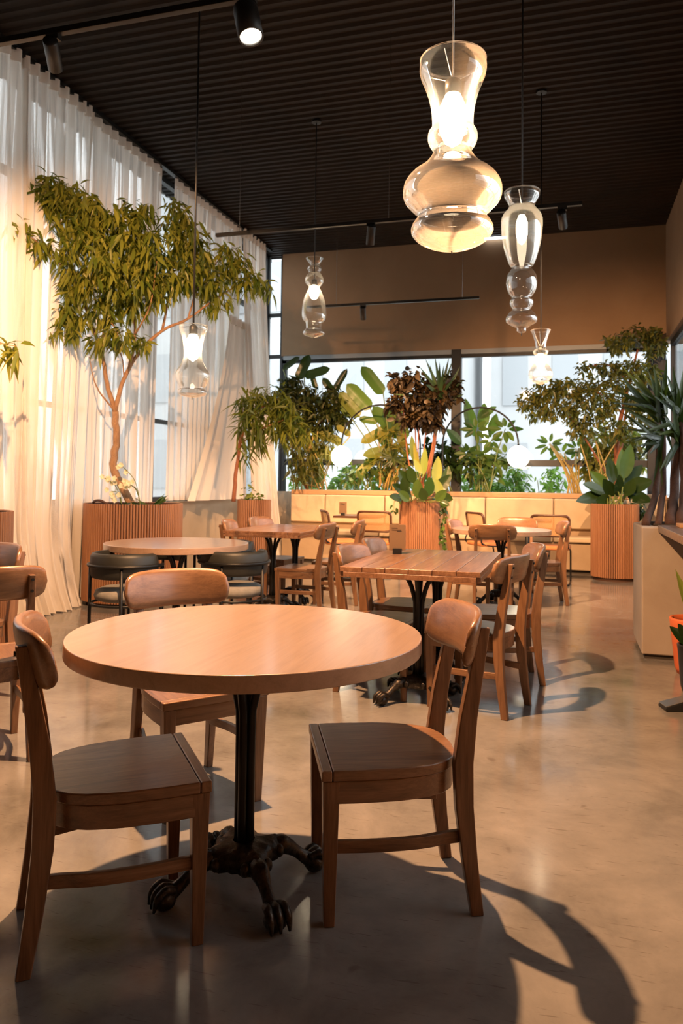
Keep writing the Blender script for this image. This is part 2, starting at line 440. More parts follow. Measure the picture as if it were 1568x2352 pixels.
def tag(o, label=None, cat=None, group=None, kind=None):
    if label: o['label'] = label
    if cat: o['category'] = cat
    if group: o['group'] = group
    if kind: o['kind'] = kind
    return o

def thing(name, label, cat, loc=(0, 0, 0), rz=0.0, group=None):
    o = bpy.data.objects.new(name, None); o.empty_display_size = 0.1
    COL.objects.link(o); o.location = loc; o.rotation_euler = (0, 0, rz)
    return tag(o, label, cat, group)

def dup(root, loc, rz, label, group=None):
    r = root.copy(); COL.objects.link(r); r.location = loc; r.rotation_euler = (0, 0, rz); r['label'] = label
    if group: r['group'] = group
    for ch in list(root.children):
        c = ch.copy(); COL.objects.link(c); c.parent = r
        for g in list(ch.children):
            d = g.copy(); COL.objects.link(d); d.parent = c
    return r

def struct(o): o['kind'] = 'structure'; return o

def spline(pts, n=6):
    """Catmull-Rom through the points"""
    P = [Vector(p) for p in pts]; P = [P[0] * 2 - P[1]] + P + [P[-1] * 2 - P[-2]]
    out = []
    for i in range(1, len(P) - 2):
        for k in range(n):
            t = k / n; a, b_, c, d = P[i - 1], P[i], P[i + 1], P[i + 2]
            out.append(0.5 * ((2 * b_) + (c - a) * t + (2 * a - 5 * b_ + 4 * c - d) * t * t + (3 * b_ - a - 3 * c + d) * t ** 3))
    out.append(P[-2]); return out

def spot_light(name, loc, target, energy, size_deg, blend=0.6, col=SPOTW, radius=0.03, parent=None):
    l = bpy.data.lights.new(name, 'SPOT'); l.energy = energy; l.color = col; l.spot_size = math.radians(size_deg); l.spot_blend = blend
    l.shadow_soft_size = radius
    o = bpy.data.objects.new(name, l); COL.objects.link(o); o.location = loc
    o.rotation_euler = (Vector(target) - Vector(loc)).to_track_quat('-Z', 'Y').to_euler()
    return o

def point_light(name, loc, energy, col=WARM, radius=0.05):
    l = bpy.data.lights.new(name, 'POINT'); l.energy = energy; l.color = col; l.shadow_soft_size = radius
    o = bpy.data.objects.new(name, l); COL.objects.link(o); o.location = loc; return o

# ================================================================ STRUCTURE
XL, XR, YF, YB, ZC = -4.95, 1.37, 12.05, -3.2, 5.08

struct(MB().bar(XL - 0.3, XR + 0.3, YB - 0.2, YF + 0.3, -0.2, 0).build('floor', 'floor'))['label'] = 'polished brown grey concrete floor with scuffs and scratches'

# corrugated ceiling sheet, ribs run across the room
pitch = 0.118; seg = 6
ys = np.arange(YB - 0.2, YF + 0.3, pitch / seg)
rows = []
for k, y in enumerate(ys):
    ph = (k % seg) / seg
    z = ZC + 0.011 * (1 if ph < 0.34 else (-1 if 0.5 <= ph < 0.84 else 0))
    rows.append([(XL - 0.3, float(y), z), (XR + 0.3, float(y), z)])
cl = MB().grid(rows)
cl.bar(XL - 0.3, XR + 0.3, YB - 0.2, YF + 0.3, ZC + 0.05, ZC + 0.15)
struct(cl.build('ceiling', 'ceiling'))['label'] = 'dark corrugated metal ceiling'

fw_ = MB().bar(-4.65, XR + 0.3, YF, YF + 0.25, 3.34, ZC + 0.05)
struct(fw_.build('wall_far', 'farwall'))['label'] = 'warm brown plaster wall above the far window'
struct(MB().bar(XL - 0.2, XR + 0.3, YF, YF + 0.25, 0, 1.06).build('wall_far_low', 'knee'))
struct(MB().bar(XR, XR + 0.25, 2.0, YF, 3.34, ZC + 0.05).build('wall_right_upper', 'farwall'))['label'] = 'warm brown plaster wall above the right window'
struct(MB().bar(XR, XR + 0.25, YB, 2.0, 0, ZC + 0.05).build('wall_right', 'farwall'))
struct(MB().bar(XR, XR + 0.25, 2.0, YF, 0, 1.06).build('wall_right_low', 'knee'))
struct(MB().bar(XL - 0.2, XR + 0.25, YB - 0.2, YB, 0, ZC + 0.05).build('wall_back', 'darkwall'))
struct(MB().bar(XL - 0.2, XL, YB, 3.0, 0, ZC + 0.05).build('wall_left_near', 'darkwall'))
struct(MB().bar(XL - 0.2, XL + 0.1, 3.0, YF, 0, 0.95).build('wall_left', 'knee', bevel=0.006))['label'] = 'low beige plaster wall under the curtained window'

# left window wall: mullions, transoms, panes
w1 = bpy.data.objects.new('window_1', None); COL.objects.link(w1); struct(w1)
w1['label'] = 'tall black framed window wall behind the curtains'
MY = [3.0, 4.8, 6.0, 7.2, 8.4, 9.6, 10.8, 12.0]
for y in MY: MB().bar(XL - 0.06, XL + 0.03, y - 0.03, y + 0.03, 0.95, ZC).build('mullion', 'frame', w1)
MB().bar(XL - 0.04, XL + 0.0, 8.21, 8.24, 0.95, ZC).build('mullion', 'frame', w1)
for z, h in ((1.96, 0.05), (4.05, 0.06), (0.98, 0.06), (5.04, 0.06)):
    MB().bar(XL - 0.05, XL + 0.02, 3.0, YF + 0.2, z - h / 2, z + h / 2).build('transom', 'frame', w1)
for a, b_ in zip(MY[:-1], MY[1:]):
    for z0, z1 in ((1.0, 1.94), (1.98, 4.02), (4.08, 5.02)):
        MB().bar(XL - 0.016, XL - 0.010, a + 0.03, b_ - 0.03, z0, z1).build('pane', 'pane', w1)
# narrow corner light beside the brown wall
w3 = bpy.data.objects.new('window_3', None); COL.objects.link(w3); struct(w3)
w3['label'] = 'narrow corner window strip beside the brown far wall'
MB().bar(XL, XL + 0.05, YF + 0.04, YF + 0.1, 1.06, ZC).build('mullion', 'frame', w3)
MB().bar(-4.69, -4.65, YF + 0.04, YF + 0.1, 1.06, ZC).build('mullion', 'frame', w3)
for z in (3.34, 4.05): MB().bar(XL + 0.05, -4.69, YF + 0.04, YF + 0.1, z - 0.03, z + 0.03).build('transom', 'frame', w3)
for z0, z1 in ((1.06, 3.31), (3.37, 4.02), (4.08, ZC)): MB().bar(XL + 0.05, -4.69, YF + 0.06, YF + 0.066, z0, z1).build('pane', 'pane', w3)

# far window band
w2 = bpy.data.objects.new('window_2', None); COL.objects.link(w2); struct(w2)
w2['label'] = 'wide black framed far window behind the indoor plants'
yg = YF + 0.08
MB().bar(-4.65, 1.2, yg - 0.03, yg + 0.05, 3.22, 3.30).build('header', 'frame', w2)
MB().bar(-4.62, 1.15, YF + 0.01, YF + 0.07, 3.27, 3.345).build('blind_box', 'blindbox', w2)
MB().bar(-1.775, -1.625, yg - 0.09, yg + 0.07, 1.06, 3.34).build('column', 'frame', w2)
MB().bar(-4.65, -4.58, yg - 0.03, yg + 0.05, 1.06, 3.3).build('jamb', 'frame', w2)
MB().bar(1.12, 1.37, yg - 0.06, yg + 0.1, 1.06, 3.34).build('jamb', 'frame', w2)
MB().bar(-4.65, 1.2, yg - 0.02, yg + 0.05, 1.50, 1.60).build('transom', 'frame', w2)
for x0, x1 in ((-4.58, -1.775), (-1.625, 1.12)):
    for z0, z1 in ((1.06, 1.50), (1.60, 3.22)): MB().bar(x0, x1, yg, yg + 0.006, z0, z1).build('pane', 'pane', w2)
st = MB(); st.lathe([(0, 0), (0.038, 0), (0.038, 0.004), (0, 0.004)], 20)
so = st.build('window_sticker', 'frame'); so.location = (-2.499, 12.115, 3.075); so.rotation_euler = (PI / 2, 0, 0)
tag(so, 'small round dark sticker on the far window glass', 'sticker')

# right window band
w4 = bpy.data.objects.new('window_4', None); COL.objects.link(w4); struct(w4)
w4['label'] = 'right hand window behind the palm'
for y in (2.04, 3.6, 5.2, 6.8, 8.4, 10.2, 11.95): MB().bar(XR + 0.05, XR + 0.13, y - 0.04, y + 0.04, 1.06, 3.34).build('mullion', 'frame', w4)
for z in (1.09, 1.55, 3.29): MB().bar(XR + 0.05, XR + 0.12, 2.0, 12.0, z - 0.04, z + 0.04).build('transom', 'frame', w4)
for a, b_ in ((2.08, 3.56), (3.64, 5.16), (5.24, 6.76), (6.84, 8.36), (8.44, 10.16), (10.24, 11.91)):
    for z0, z1 in ((1.13, 1.51), (1.59, 3.25)): MB().bar(XR + 0.08, XR + 0.086, a, b_, z0, z1).build('pane', 'pane', w4)

# outside: pavement, pale buildings across the street
struct(MB().bar(-40, 40, -30, 45, -0.4, -0.25).build('street_ground', 'pavement'))['kind'] = 'structure'
def building(name, label, x0, x1, y0, y1, z1, nx, nz, along='x'):
    t = thing(name, label, 'building', ((x0 + x1) / 2, y0, -0.25)); cx = (x0 + x1) / 2
    MB().bar(x0 - cx, x1 - cx, 0, y1 - y0, 0, z1).build('wall', 'facade', t)
    me = None; dx = (x1 - x0) / nx
    for i in range(nx):
        for j in range(nz):
            z = 1.2 + j * 3.0
            if me is None: me = MB().box((0, 0, 0), (dx * 0.5, 0.1, 1.7)).mesh('window')
            obj('window', me, 'facade_win', t, (x0 - cx + dx * (i + 0.5), -0.02, z + 0.85))
    return t
building('office_building', 'pale building across the street seen through the left far pane', -14.5, -3.2, 24, 30, 13.0, 8, 4)
building('apartment_building', 'pale building across the street seen through the right far pane', -2.6, 9.0, 27, 33, 15.0, 7, 5)

# ================================================================ CURTAINS
def curtain(label, y0t, y1t, y0b, y1b, zt, zb, xt, xb, nf, amp, seed, flare=0.0, mat='curtain', group='sheer curtains on the left window', nz=26, ease=1.0):
    r = random.Random(seed); nu = max(24, int(nf * 10))
    fr = [r.uniform(0.75, 1.3) for _ in range(int(nf) + 2)]
    tot = sum(fr[:int(nf)]); P = []
    def ph(u):
        a = u * tot; k = 0
        while a > fr[k] and k < int(nf): a -= fr[k]; k += 1
        return k + a / fr[k]
    hs = [r.uniform(0.45, 1.25) for _ in range(int(nf) + 3)]
    for i in range(nu + 1):
        u = i / nu; p = ph(u); row = []
        h = hs[int(p)] * (1 - p % 1) + hs[int(p) + 1] * (p % 1)
        for j in range(nz + 1):
            t = j / nz; z = zt + (zb - zt) * t; te = t ** ease
            y = (y0t + (y1t - y0t) * u) * (1 - te) + (y0b + (y1b - y0b) * u) * te
            a = amp * h * (0.6 + 0.6 * t) if j > 0 else amp * 0.5
            x = xt + (xb - xt) * te + a * math.sin(2 * PI * p) + 0.25 * a * math.sin(4 * PI * p + 1.3 * t + seed)
            y += 0.35 * a * math.cos(2 * PI * p + 0.5)
            if flare and z < 0.9:
                q = (0.9 - z) / 0.9; x += flare * q * q * (0.6 + 0.8 * h)
            row.append((x, y, max(z, 0.012)))
        P.append(row)
    t_ = thing('curtain', label, 'curtain', (xt, (y0t + y1t) / 2, zb), 0, group)
    off = (xt, (y0t + y1t) / 2, zb)
    P = [[(p[0] - off[0], p[1] - off[1], p[2] - off[2]) for p in row] for row in P]
    MB().grid(P).build('cloth', mat, t_, smooth=True)
    hd = [[(0.012 + amp * 0.6 * math.sin(2 * PI * ph(i / nu)), y0t + (y1t - y0t) * i / nu - off[1], zt - off[2] + dz) for dz in (0.02, -0.10)] for i in range(nu + 1)]
    MB().grid(hd).build('heading_tape', 'curtain_dense', t_, smooth=True)
    return t_
curtain('off-white sheer curtain pooling on the floor at the left edge', 3.2, 5.72, 3.3, 5.9, 5.02, 0.0, -4.72, -4.66, 17, 0.055, 3, 0.10)
curtain('off-white sheer curtain pooling beside the big round planter', 5.68, 6.75, 5.62, 6.35, 5.02, 0.0, -4.72, -4.64, 8, 0.055, 5, 0.16)
curtain('off-white sheer curtain hanging behind the big round planter', 6.72, 8.20, 6.5, 8.14, 5.02, 0.0, -4.76, -4.78, 10, 0.05, 8)
curtain('thin sheer curtain hanging to the low wall behind the glass pendant', 8.52, 10.62, 8.5, 10.45, 5.02, 0.965, -4.76, -4.80, 15, 0.04, 13)
curtain('gathered curtain fold sweeping sideways over the low beige wall', 10.05, 10.72, 8.75, 10.6, 3.6, 0.96, -4.70, -4.62, 4, 0.05, 21, ease=1.5, mat='curtain_dense')
curtain('last sheer curtain flaring out beside the slim slatted planter', 10.55, 11.45, 10.35, 11.35, 5.02, 0.0, -4.72, -4.33, 7, 0.055, 34, 0.05, ease=1.4)
rail = MB().bar(-4.76, -4.70, 3.1, 11.7, 5.02, 5.06).build('curtain_rail', 'blackmetal')
tag(rail, 'black curtain rail along the ceiling above the left window', 'curtain rail')

# ================================================================ CHAIRS
def seat_outline(grow=0.0):
    right = [(0.212, 0.213), (0.213, 0.10), (0.208, 0.0), (0.200, -0.05), (0.186, -0.10), (0.162, -0.145), (0.128, -0.177), (0.08, -0.197), (0.0, -0.205)]
    pts = right + [(-x, y) for x, y in right[-2::-1]]
    return [(x * (1 + grow / 0.21), y + (grow if y > 0.15 else (-grow * (-y / 0.2) if y < 0 else 0))) for x, y in pts]
def taper(c0, s0, c1, s1):
    vs = []
    for c, s_ in ((c0, s0), (c1, s1)):
        for dx, dy in ((-1, -1), (1, -1), (1, 1), (-1, 1)): vs.append((c[0] + dx * s_[0] / 2, c[1] + dy * s_[1] / 2, c[2]))
    return MB().add(vs, [(3, 2, 1, 0), (4, 5, 6, 7), (0, 1, 5, 4), (1, 2, 6, 5), (2, 3, 7, 6), (3, 0, 4, 7)])
def loft(stations):
    mb = MB(); vs = []; fs = []
    for c, s_ in stations:
        for dx, dy in ((-1, -1), (1, -1), (1, 1), (-1, 1)): vs.append((c[0] + dx * s_[0] / 2, c[1] + dy * s_[1] / 2, c[2]))
    n = len(stations)
    for i in range(n - 1):
        for j in range(4): fs.append((i * 4 + j, i * 4 + (j + 1) % 4, (i + 1) * 4 + (j + 1) % 4, (i + 1) * 4 + j))
    fs += [(3, 2, 1, 0), tuple(range(4 * n - 4, 4 * n))]
    return mb.add(vs, fs)
def post_y(z):
    pts = [(0, -0.238), (0.15, -0.216), (0.30, -0.200), (0.42, -0.197), (0.55, -0.212), (0.70, -0.239), (0.82, -0.264)]
    for (z0, y0), (z1, y1) in zip(pts[:-1], pts[1:]):
        if z <= z1: return y0 + (y1 - y0) * (z - z0) / (z1 - z0)
    return pts[-1][1]

def make_chair(name, label, group):
    t = thing(name, label, 'chair', group=group)
    so_ = [(x, min(y, 0.183)) for x, y in seat_outline()]
    MB().prism(so_, 0.400, 0.430).build('seat', 'walnut', t, bevel=0.005, seg=3)
    MB().bar(-0.2125, 0.2125, 0.1842, 0.2135, 0.400, 0.4302).build('front_edge', 'walnut_x', t, bevel=0.005, seg=3)
    inner = [p for p in seat_outline(-0.014)]
    # apron: two side-and-back curves and the front rail
    side = [(0.197, 0.172)] + [p for p in inner if p[1] < 0.18] + [(-0.197, 0.172)]
    MB().wall(side, 0.018, 0.338, 0.400).build('apron', 'walnut', t, bevel=0.003)
    MB().bar(-0.175, 0.175, 0.178, 0.196, 0.338, 0.400).build('front_rail', 'walnut_x', t, bevel=0.003)
    for s in (-1, 1):
        taper((s * 0.178, 0.186, 0), (0.030, 0.030), (s * 0.184, 0.186, 0.400), (0.047, 0.047)).build('leg', 'walnut_v', t, bevel=0.003)
        st_ = []
        for z, w, d in ((0, 0.028, 0.036), (0.15, 0.030, 0.044), (0.30, 0.032, 0.052), (0.42, 0.033, 0.056), (0.55, 0.032, 0.050), (0.68, 0.030, 0.042), (0.805, 0.028, 0.030)):
            st_.append(((s * (0.168 - 0.018 * z / 0.8), post_y(z), z), (w, d)))
        loft(st_).build('rear_leg', 'walnut_v', t, bevel=0.004)
        path = [(s * 0.178, 0.18), (s * 0.184, 0.06), (s * 0.180, -0.04), (s * 0.170, -0.10), (s * 0.156, -0.15), (s * 0.148, -0.200)]
        path = [(p.x, p.y) for p in spline([(x, y, 0) for x, y in path], 4)]
        MB().wall(path, 0.018, 0.196, 0.230).build('stretcher', 'walnut', t, bevel=0.003)
    # bowed backrest board
    NU, NV = 40, 10; front = []; back = []
    mb = MB(); ring = []
    for i in range(NU + 1):
        u = -1 + 2 * i / NU; x = 0.229 * u
        hh = 0.0755 * (max(0.0, 1 - abs(u) ** 7.5)) ** 0.40
        zc_ = 0.772 - 0.006 * u * u
        rowf = []; rowb = []
        loop = []
        for k in range(16):
            w = 2 * PI * k / 16
            cv = math.copysign(abs(math.cos(w)) ** 0.55, math.cos(w)); sv = math.copysign(abs(math.sin(w)) ** 0.75, math.sin(w))
            z = zc_ + hh * cv; th = 0.0165 * (0.45 + 0.55 * min(1, hh / 0.04)) * sv
            y = -0.256 + 0.064 * u * u + 0.0 - (z - 0.77) * 0.22 + th
            loop.append((x, y, z))
        ring.append(loop)
    vs = [p for l in ring for p in l]; fs = []
    for i in range(NU):
        for k in range(16): fs.append((i * 16 + k, i * 16 + (k + 1) % 16, (i + 1) * 16 + (k + 1) % 16, (i + 1) * 16 + k))
    fs += [tuple(range(15, -1, -1)), tuple(range(NU * 16, NU * 16 + 16))]
    bk = mb.add(vs, fs).build('backrest', 'walnut_x', t, smooth=True)
    for s in (-1, 1):
        for z in (0.735, 0.785):
            b_ = MB(); b_.tube([(s * 0.151, post_y(z) - 0.012, z), (s * 0.151, post_y(z) - 0.0215, z)], 0.007, 8)
            b_.build('bolt', 'blackmetal', t)
    return t

CH = []
wood_spots = [
    ('walnut chair with curved backrest at the right of the near round table', (-0.533, 2.300), 113.8),
    ('dark walnut chair at the left front of the near round table', (-1.196, 1.900), -51.0),
    ('walnut chair facing the camera behind the near round table', (-1.40, 2.75), -129.7),
    ('walnut chair cut by the left edge, further back', (-3.20, 3.48), 160.0),
    ('walnut chair cut by the left edge, nearer with its back turned', (-2.52, 2.87), 50.0),
    ('wooden chair at the right of the plank table, nearer to camera', (-0.49, 4.325), 72.8),
    ('wooden chair at the right of the plank table, further back', (-0.42, 4.97), 104.0),
    ('wooden chair at the left of the plank table, nearer to camera', (-1.04, 4.46), -98.0),
    ('wooden chair at the left of the plank table, further back', (-1.05, 5.06), -92.0),
    ('wooden chair left of the back rectangular table, nearer to camera', (-2.95, 6.90), -80.0),
    ('wooden chair left of the back rectangular table, next to the slim planter', (-2.93, 7.55), -100.0),
    ('wooden chair right of the back rectangular table, nearer to camera', (-2.36, 6.80), 86.0),
    ('wooden chair right of the back rectangular table, further back', (-2.26, 7.50), 96.0),
    ('wooden chair with its back to the camera at the far round table', (-0.70, 7.56), 4.0),
    ('wooden chair at the left of the far round table', (-0.93, 8.02), -98.0),
    ('wooden chair at the right of the far round table beside the aisle', (-0.27, 8.25), 100.0),
    ('wooden chair behind the far round table facing the camera', (-0.57, 8.74), 176.0),
]
c0 = make_chair('dining_chair', wood_spots[0][0], 'walnut dining chairs')
for k, (lab, (x, y), a) in enumerate(wood_spots):
    if k == 0: c0.location = (x, y, 0); c0.rotation_euler = (0, 0, math.radians(a)); CH.append(c0)
    else: CH.append(dup(c0, (x, y, 0), math.radians(a), lab))

# ---- black barrel chairs
def make_barrel(name, label, group):
    t = thing(name, label, 'chair', group=group)
    MB().lathe([(0.0, 0.415), (0.165, 0.415), (0.198, 0.43), (0.208, 0.455), (0.198, 0.485), (0.155, 0.503), (0.0, 0.508)], 28).build('seat', 'greyfabric', t, smooth=True)
    for ax, ay in ((0.20, 0.17), (-0.20, 0.17), (0.16, -0.20), (-0.16, -0.20)):
        r0 = math.hypot(ax, ay); f = 0.232 / r0
        MB().tube([(ax * f, ay * f, 0), (ax * f, ay * f, 0.655)], 0.011, 8).build('leg', 'blackmetal', t, smooth=True)
    for z, r in ((0.40, 0.226),):
        MB().tube([(r * math.cos(w), r * math.sin(w), z) for w in [2 * PI * k / 36 for k in range(37)]], 0.009, 6, False).build('seat_ring', 'blackmetal', t, smooth=True)
    P = []
    for k in range(41):
        w = math.radians(-205 + 230 * k / 40); th = 0.026; loop = []
        e = min(1.0, (min(k, 40 - k) + 0.6) / 3.0) ** 0.5
        for j in range(12):
            q = 2 * PI * j / 12
            loop.append(((0.211 + th * e * math.cos(q)) * math.cos(w), (0.211 + th * e * math.cos(q)) * math.sin(w), 0.652 + 0.084 * e * math.copysign(abs(math.sin(q)) ** 0.5, math.sin(q))))
        P.append(loop + [loop[0]])
    mb = MB().grid(P); mb.f += [tuple(range(11, -1, -1)), tuple(range(40 * 13, 40 * 13 + 12))]
    mb.build('backrest', 'blackleather', t, smooth=True)
    arc = [(0.245 * math.cos(math.radians(a)), 0.245 * math.sin(math.radians(a)), 0.655) for a in range(-215, 36, 6)]
    MB().tube(arc, 0.012, 8).build('arm_ring', 'blackmetal', t, smooth=True)
    return t
bar_spots = [
    ('black leather barrel chair in front of the middle round table, left', (-2.85, 4.56), -14.0),
    ('black leather barrel chair in front of the middle round table, right', (-2.26, 5.0), 42.0),
    ('black leather barrel chair tucked behind the middle round table, left', (-3.12, 5.42), -125.0),
    ('black leather barrel chair tucked behind the middle round table, right', (-2.66, 5.68), 172.0),
]
b0 = make_barrel('barrel_chair', bar_spots[0][0], 'black barrel chairs')
for k, (lab, (x, y), a) in enumerate(bar_spots):
    if k == 0: b0.location = (x, y, 0); b0.rotation_euler = (0, 0, math.radians(a))
    else: dup(b0, (x, y, 0), math.radians(a), lab)

# ---- cane chairs by the bench
def make_cane(name, label, group):
    t = thing(name, label, 'chair', group=group)
    pts = []
    def rr(w, h, r, n=5):
        out = []
        for cx, cy, a0 in ((w - r, h - r, 0), (-w + r, h - r, 90), (-w + r, -h + r, 180), (w - r, -h + r, 270)):
            for k in range(n + 1):
                a = math.radians(a0 + 90 * k / n); out.append((cx + r * math.cos(a), cy + r * math.sin(a)))
        return out
    o = rr(0.225, 0.125, 0.05)
    def bow(x): return 0.05 * (x / 0.225) ** 2
    MB().tube([(x, -0.235 + bow(x) - 0.15 * z, 0.72 + z) for x, z in o + [o[0]]], 0.016, 8, False).build('back_frame', 'darkbent', t, smooth=True)
    P = [[(x, -0.235 + bow(x) - 0.15 * z, 0.72 + z) for z in (-0.115, 0.0, 0.115)] for x in np.linspace(-0.215, 0.215, 13)]
    MB().grid(P).build('cane_panel', 'cane', t, smooth=True)
    MB().prism([(x, y) for x, y in rr(0.225, 0.215, 0.06)], 0.425, 0.475).build('seat', 'orangefabric', t, bevel=0.018, seg=3)
    for s in (-1, 1):
        MB().tube(spline([(s * 0.215, -0.225 + 0.045, 0.60), (s * 0.215, -0.20, 0.46), (s * 0.215, 0.12, 0.415), (s * 0.215, 0.2, 0.36), (s * 0.215, 0.2, 0.06), (s * 0.215, 0.16, 0.012), (s * 0.215, -0.2, 0.012)], 6), 0.011, 8).build('leg', 'blackmetal', t, smooth=True)
    MB().tube([(-0.215, -0.2, 0.012), (0.215, -0.2, 0.012)], 0.011, 8).build('floor_bar', 'blackmetal', t, smooth=True)
    return t
cane_spots = [
    ('cane back chair turned sideways by the bench, near the last curtain', (-2.86, 9.62), -62.0),
    ('cane back chair with rust seat beside the middle planter', (-2.38, 9.82), -6.0),
    ('cane back chair turned sideways behind the far round table', (-1.00, 10.15), -55.0),
    ('cane back chair with its back to the far round table, near the right planter', (-0.20, 9.90), -4.0),
]
k0 = make_cane('cane_chair', cane_spots[0][0], 'cane chairs along the bench')
for k, (lab, (x, y), a) in enumerate(cane_spots):
    if k == 0: k0.location = (x, y, 0); k0.rotation_euler = (0, 0, math.radians(a))
    else: dup(k0, (x, y, 0), math.radians(a), lab)

# ================================================================ TABLES
def pedestal(t, off=(0, 0), rot=0.0, top=0.725):
    """four bundled rods flaring under the top, on a cast base with claw feet"""
    ox, oy = off
    R_ = Matrix.Rotation(rot, 3, 'Z')
    def P(x, y, z):
        v_ = R_ @ Vector((x, y, 0)); return (v_.x + ox, v_.y + oy, z)
    for k in range(4):
        a = PI / 4 + k * PI / 2
        ca, sa = math.cos(a), math.sin(a)
        pts = [P(0.0185 * ca, 0.0185 * sa, 0.13), P(0.0185 * ca, 0.0185 * sa, top - 0.24), P(0.026 * ca, 0.026 * sa, top - 0.165), P(0.05 * ca, 0.05 * sa, top - 0.085), P(0.09 * ca, 0.09 * sa, top - 0.03), P(0.14 * ca, 0.14 * sa, top - 0.006)]
        MB().tube(spline(pts, 4), 0.0135, 10).build('rod', 'iron', t, smooth=True)
    mb = MB(); mb.box((ox, oy, top - 0.004), (0.34, 0.05, 0.008), rot + PI / 4); mb.box((ox, oy, top - 0.0045), (0.05, 0.34, 0.007), rot + PI / 4)
    mb.build('mounting_plate', 'iron', t)
    # cast cap: scalloped square dome
    rings = []
    for r, z in ((0.032, 0.150), (0.055, 0.146), (0.085, 0.138), (0.100, 0.126), (0.104, 0.105), (0.096, 0.085), (0.07, 0.078)):
        loop = []
        for j in range(32):
            w = 2 * PI * j / 32; q = r * (1 + 0.16 * math.cos(4 * w) * (r / 0.1) + 0.05 * math.cos(16 * w) * (1 if z < 0.14 else 0))
            loop.append(P(q * math.cos(w), q * math.sin(w), z + 0.006 * math.cos(8 * w) * (1 if 0.09 < z < 0.14 else 0)))
        rings.append(loop + [loop[0]])
    mb = MB().grid(rings); mb.f.append(tuple(range(6 * 33, 6 * 33 + 32)))
    mb.build('cast_base', 'cast', t, smooth=True)
    for k in range(4):
        a = k * PI / 2; ca, sa = math.cos(a), math.sin(a)
        def Q(r, s_, z): return P(r * ca - s_ * sa, r * sa + s_ * ca, z)
        leg = MB().tube(spline([Q(0.085, 0, 0.112), Q(0.125, 0, 0.108), Q(0.165, 0, 0.083), Q(0.20, 0, 0.055), Q(0.225, 0, 0.040)], 4), [0.026] * 3 + [0.028, 0.029, 0.027, 0.024, 0.021, 0.019, 0.018, 0.018, 0.019, 0.02, 0.021, 0.022, 0.024, 0.024], 10)
        lo = leg.build('foot', 'cast', t, smooth=True)
        paw = MB()
        paw.ball(Q(0.238, 0, 0.030), (0.034, 0.034, 0.030), 12, 8)
        paw.build('ball', 'cast', lo, smooth=True)
        for s_ in (-0.024, 0.0, 0.024):
            MB().tube(spline([Q(0.212, s_ * 0.7, 0.055), Q(0.240, s_, 0.064), Q(0.266, s_ * 1.1, 0.046), Q(0.276, s_ * 1.1, 0.012)], 4), [0.012, 0.012, 0.012, 0.012, 0.013, 0.013, 0.012, 0.012, 0.011, 0.010, 0.008, 0.006, 0.004], 8).build('claw', 'cast', lo, smooth=True)
        for s_ in (-0.034, 0.0, 0.034):
            MB().ball(Q(0.100, s_, 0.118 - abs(s_) * 0.3), (0.016, 0.016, 0.02), 8, 6).build('ornament', 'cast', lo, smooth=True)
    return t

def round_table(label, loc, R_, rot, z=0.765, th=0.045):
    t = thing('round_table', label, 'table', (loc[0], loc[1], 0), 0, 'round pedestal tables')
    n = 96
    MB().prism([(R_ * math.cos(2 * PI * k / n), R_ * math.sin(2 * PI * k / n)) for k in range(n)], z - th, z).build('tabletop', 'tabletop', t, bevel=0.004, seg=3)
    pedestal(t, (0, 0), rot, z - th)
    return t
round_table('large round wooden pedestal table in the foreground', (-0.93, 2.16), 0.525, PI / 4)
round_table('round wooden table with black barrel chairs by the big planter', (-2.75, 5.07), 0.52, 0.3)
round_table('far round wooden table with four wooden chairs', (-0.66, 8.0), 0.50, 0.5)

def plank_table(label, x0, x1, y0, y1, z=0.765):
    cx, cy = (x0 + x1) / 2, (y0 + y1) / 2
    t = thing('plank_table', label, 'table', (cx, cy, 0), 0, 'rectangular plank tables')
    n = 6; w = (x1 - x0) / n; me = None
    for k in range(n):
        o = MB().box((0, 0, 0), (w - 0.003, y1 - y0, 0.028)).build('plank', 'plank', t, bevel=0.003)
        o.location = (x0 - cx + w * (k + 0.5), 0, z - 0.014)
    for xs in (-1, 1): MB().box((xs * (x1 - x0) / 2 * 0.97, 0, z - 0.042), (0.022, (y1 - y0) * 0.985, 0.028)).build('edge_rail', 'plank', t, bevel=0.002)
    for ys_ in (-1, 1): MB().box((0, ys_ * (y1 - y0) / 2 * 0.985, z - 0.042), ((x1 - x0) * 0.94, 0.022, 0.028)).build('edge_rail', 'plank', t, bevel=0.002)
    for ys_ in (-0.30, 0.30): pedestal(t, (0, ys_ * (y1 - y0) * 0.85), PI / 4, z - 0.028)
    return t
plank_table('rectangular dark plank table with a menu stand', -1.19, -0.43, 4.00, 5.26)
plank_table('rectangular plank table at the back by the slim planter', -3.06, -2.30, 6.50, 7.72)

def bench_table(label, loc, w=0.6, d=0.6):
    t = thing('bench_table', label, 'table', (loc[0], loc[1], 0), 0, 'small tables along the bench')
    MB().box((0, 0, 0.747), (w, d, 0.03)).build('tabletop', 'darkbent', t, bevel=0.004)
    MB().tube([(0, 0, 0.02), (0, 0, 0.73)], 0.03, 12).build('column', 'blackmetal', t, smooth=True)
    MB().lathe([(0, 0.0), (0.2, 0.0), (0.2, 0.012), (0.05, 0.03), (0, 0.03)], 24).build('base', 'blackmetal', t)
    return t
bench_table('small dark table at the bench with a card stand', (-2.80, 10.42), 0.62)
bench_table('small dark table at the bench near the right planter', (-0.52, 10.45), 0.62)

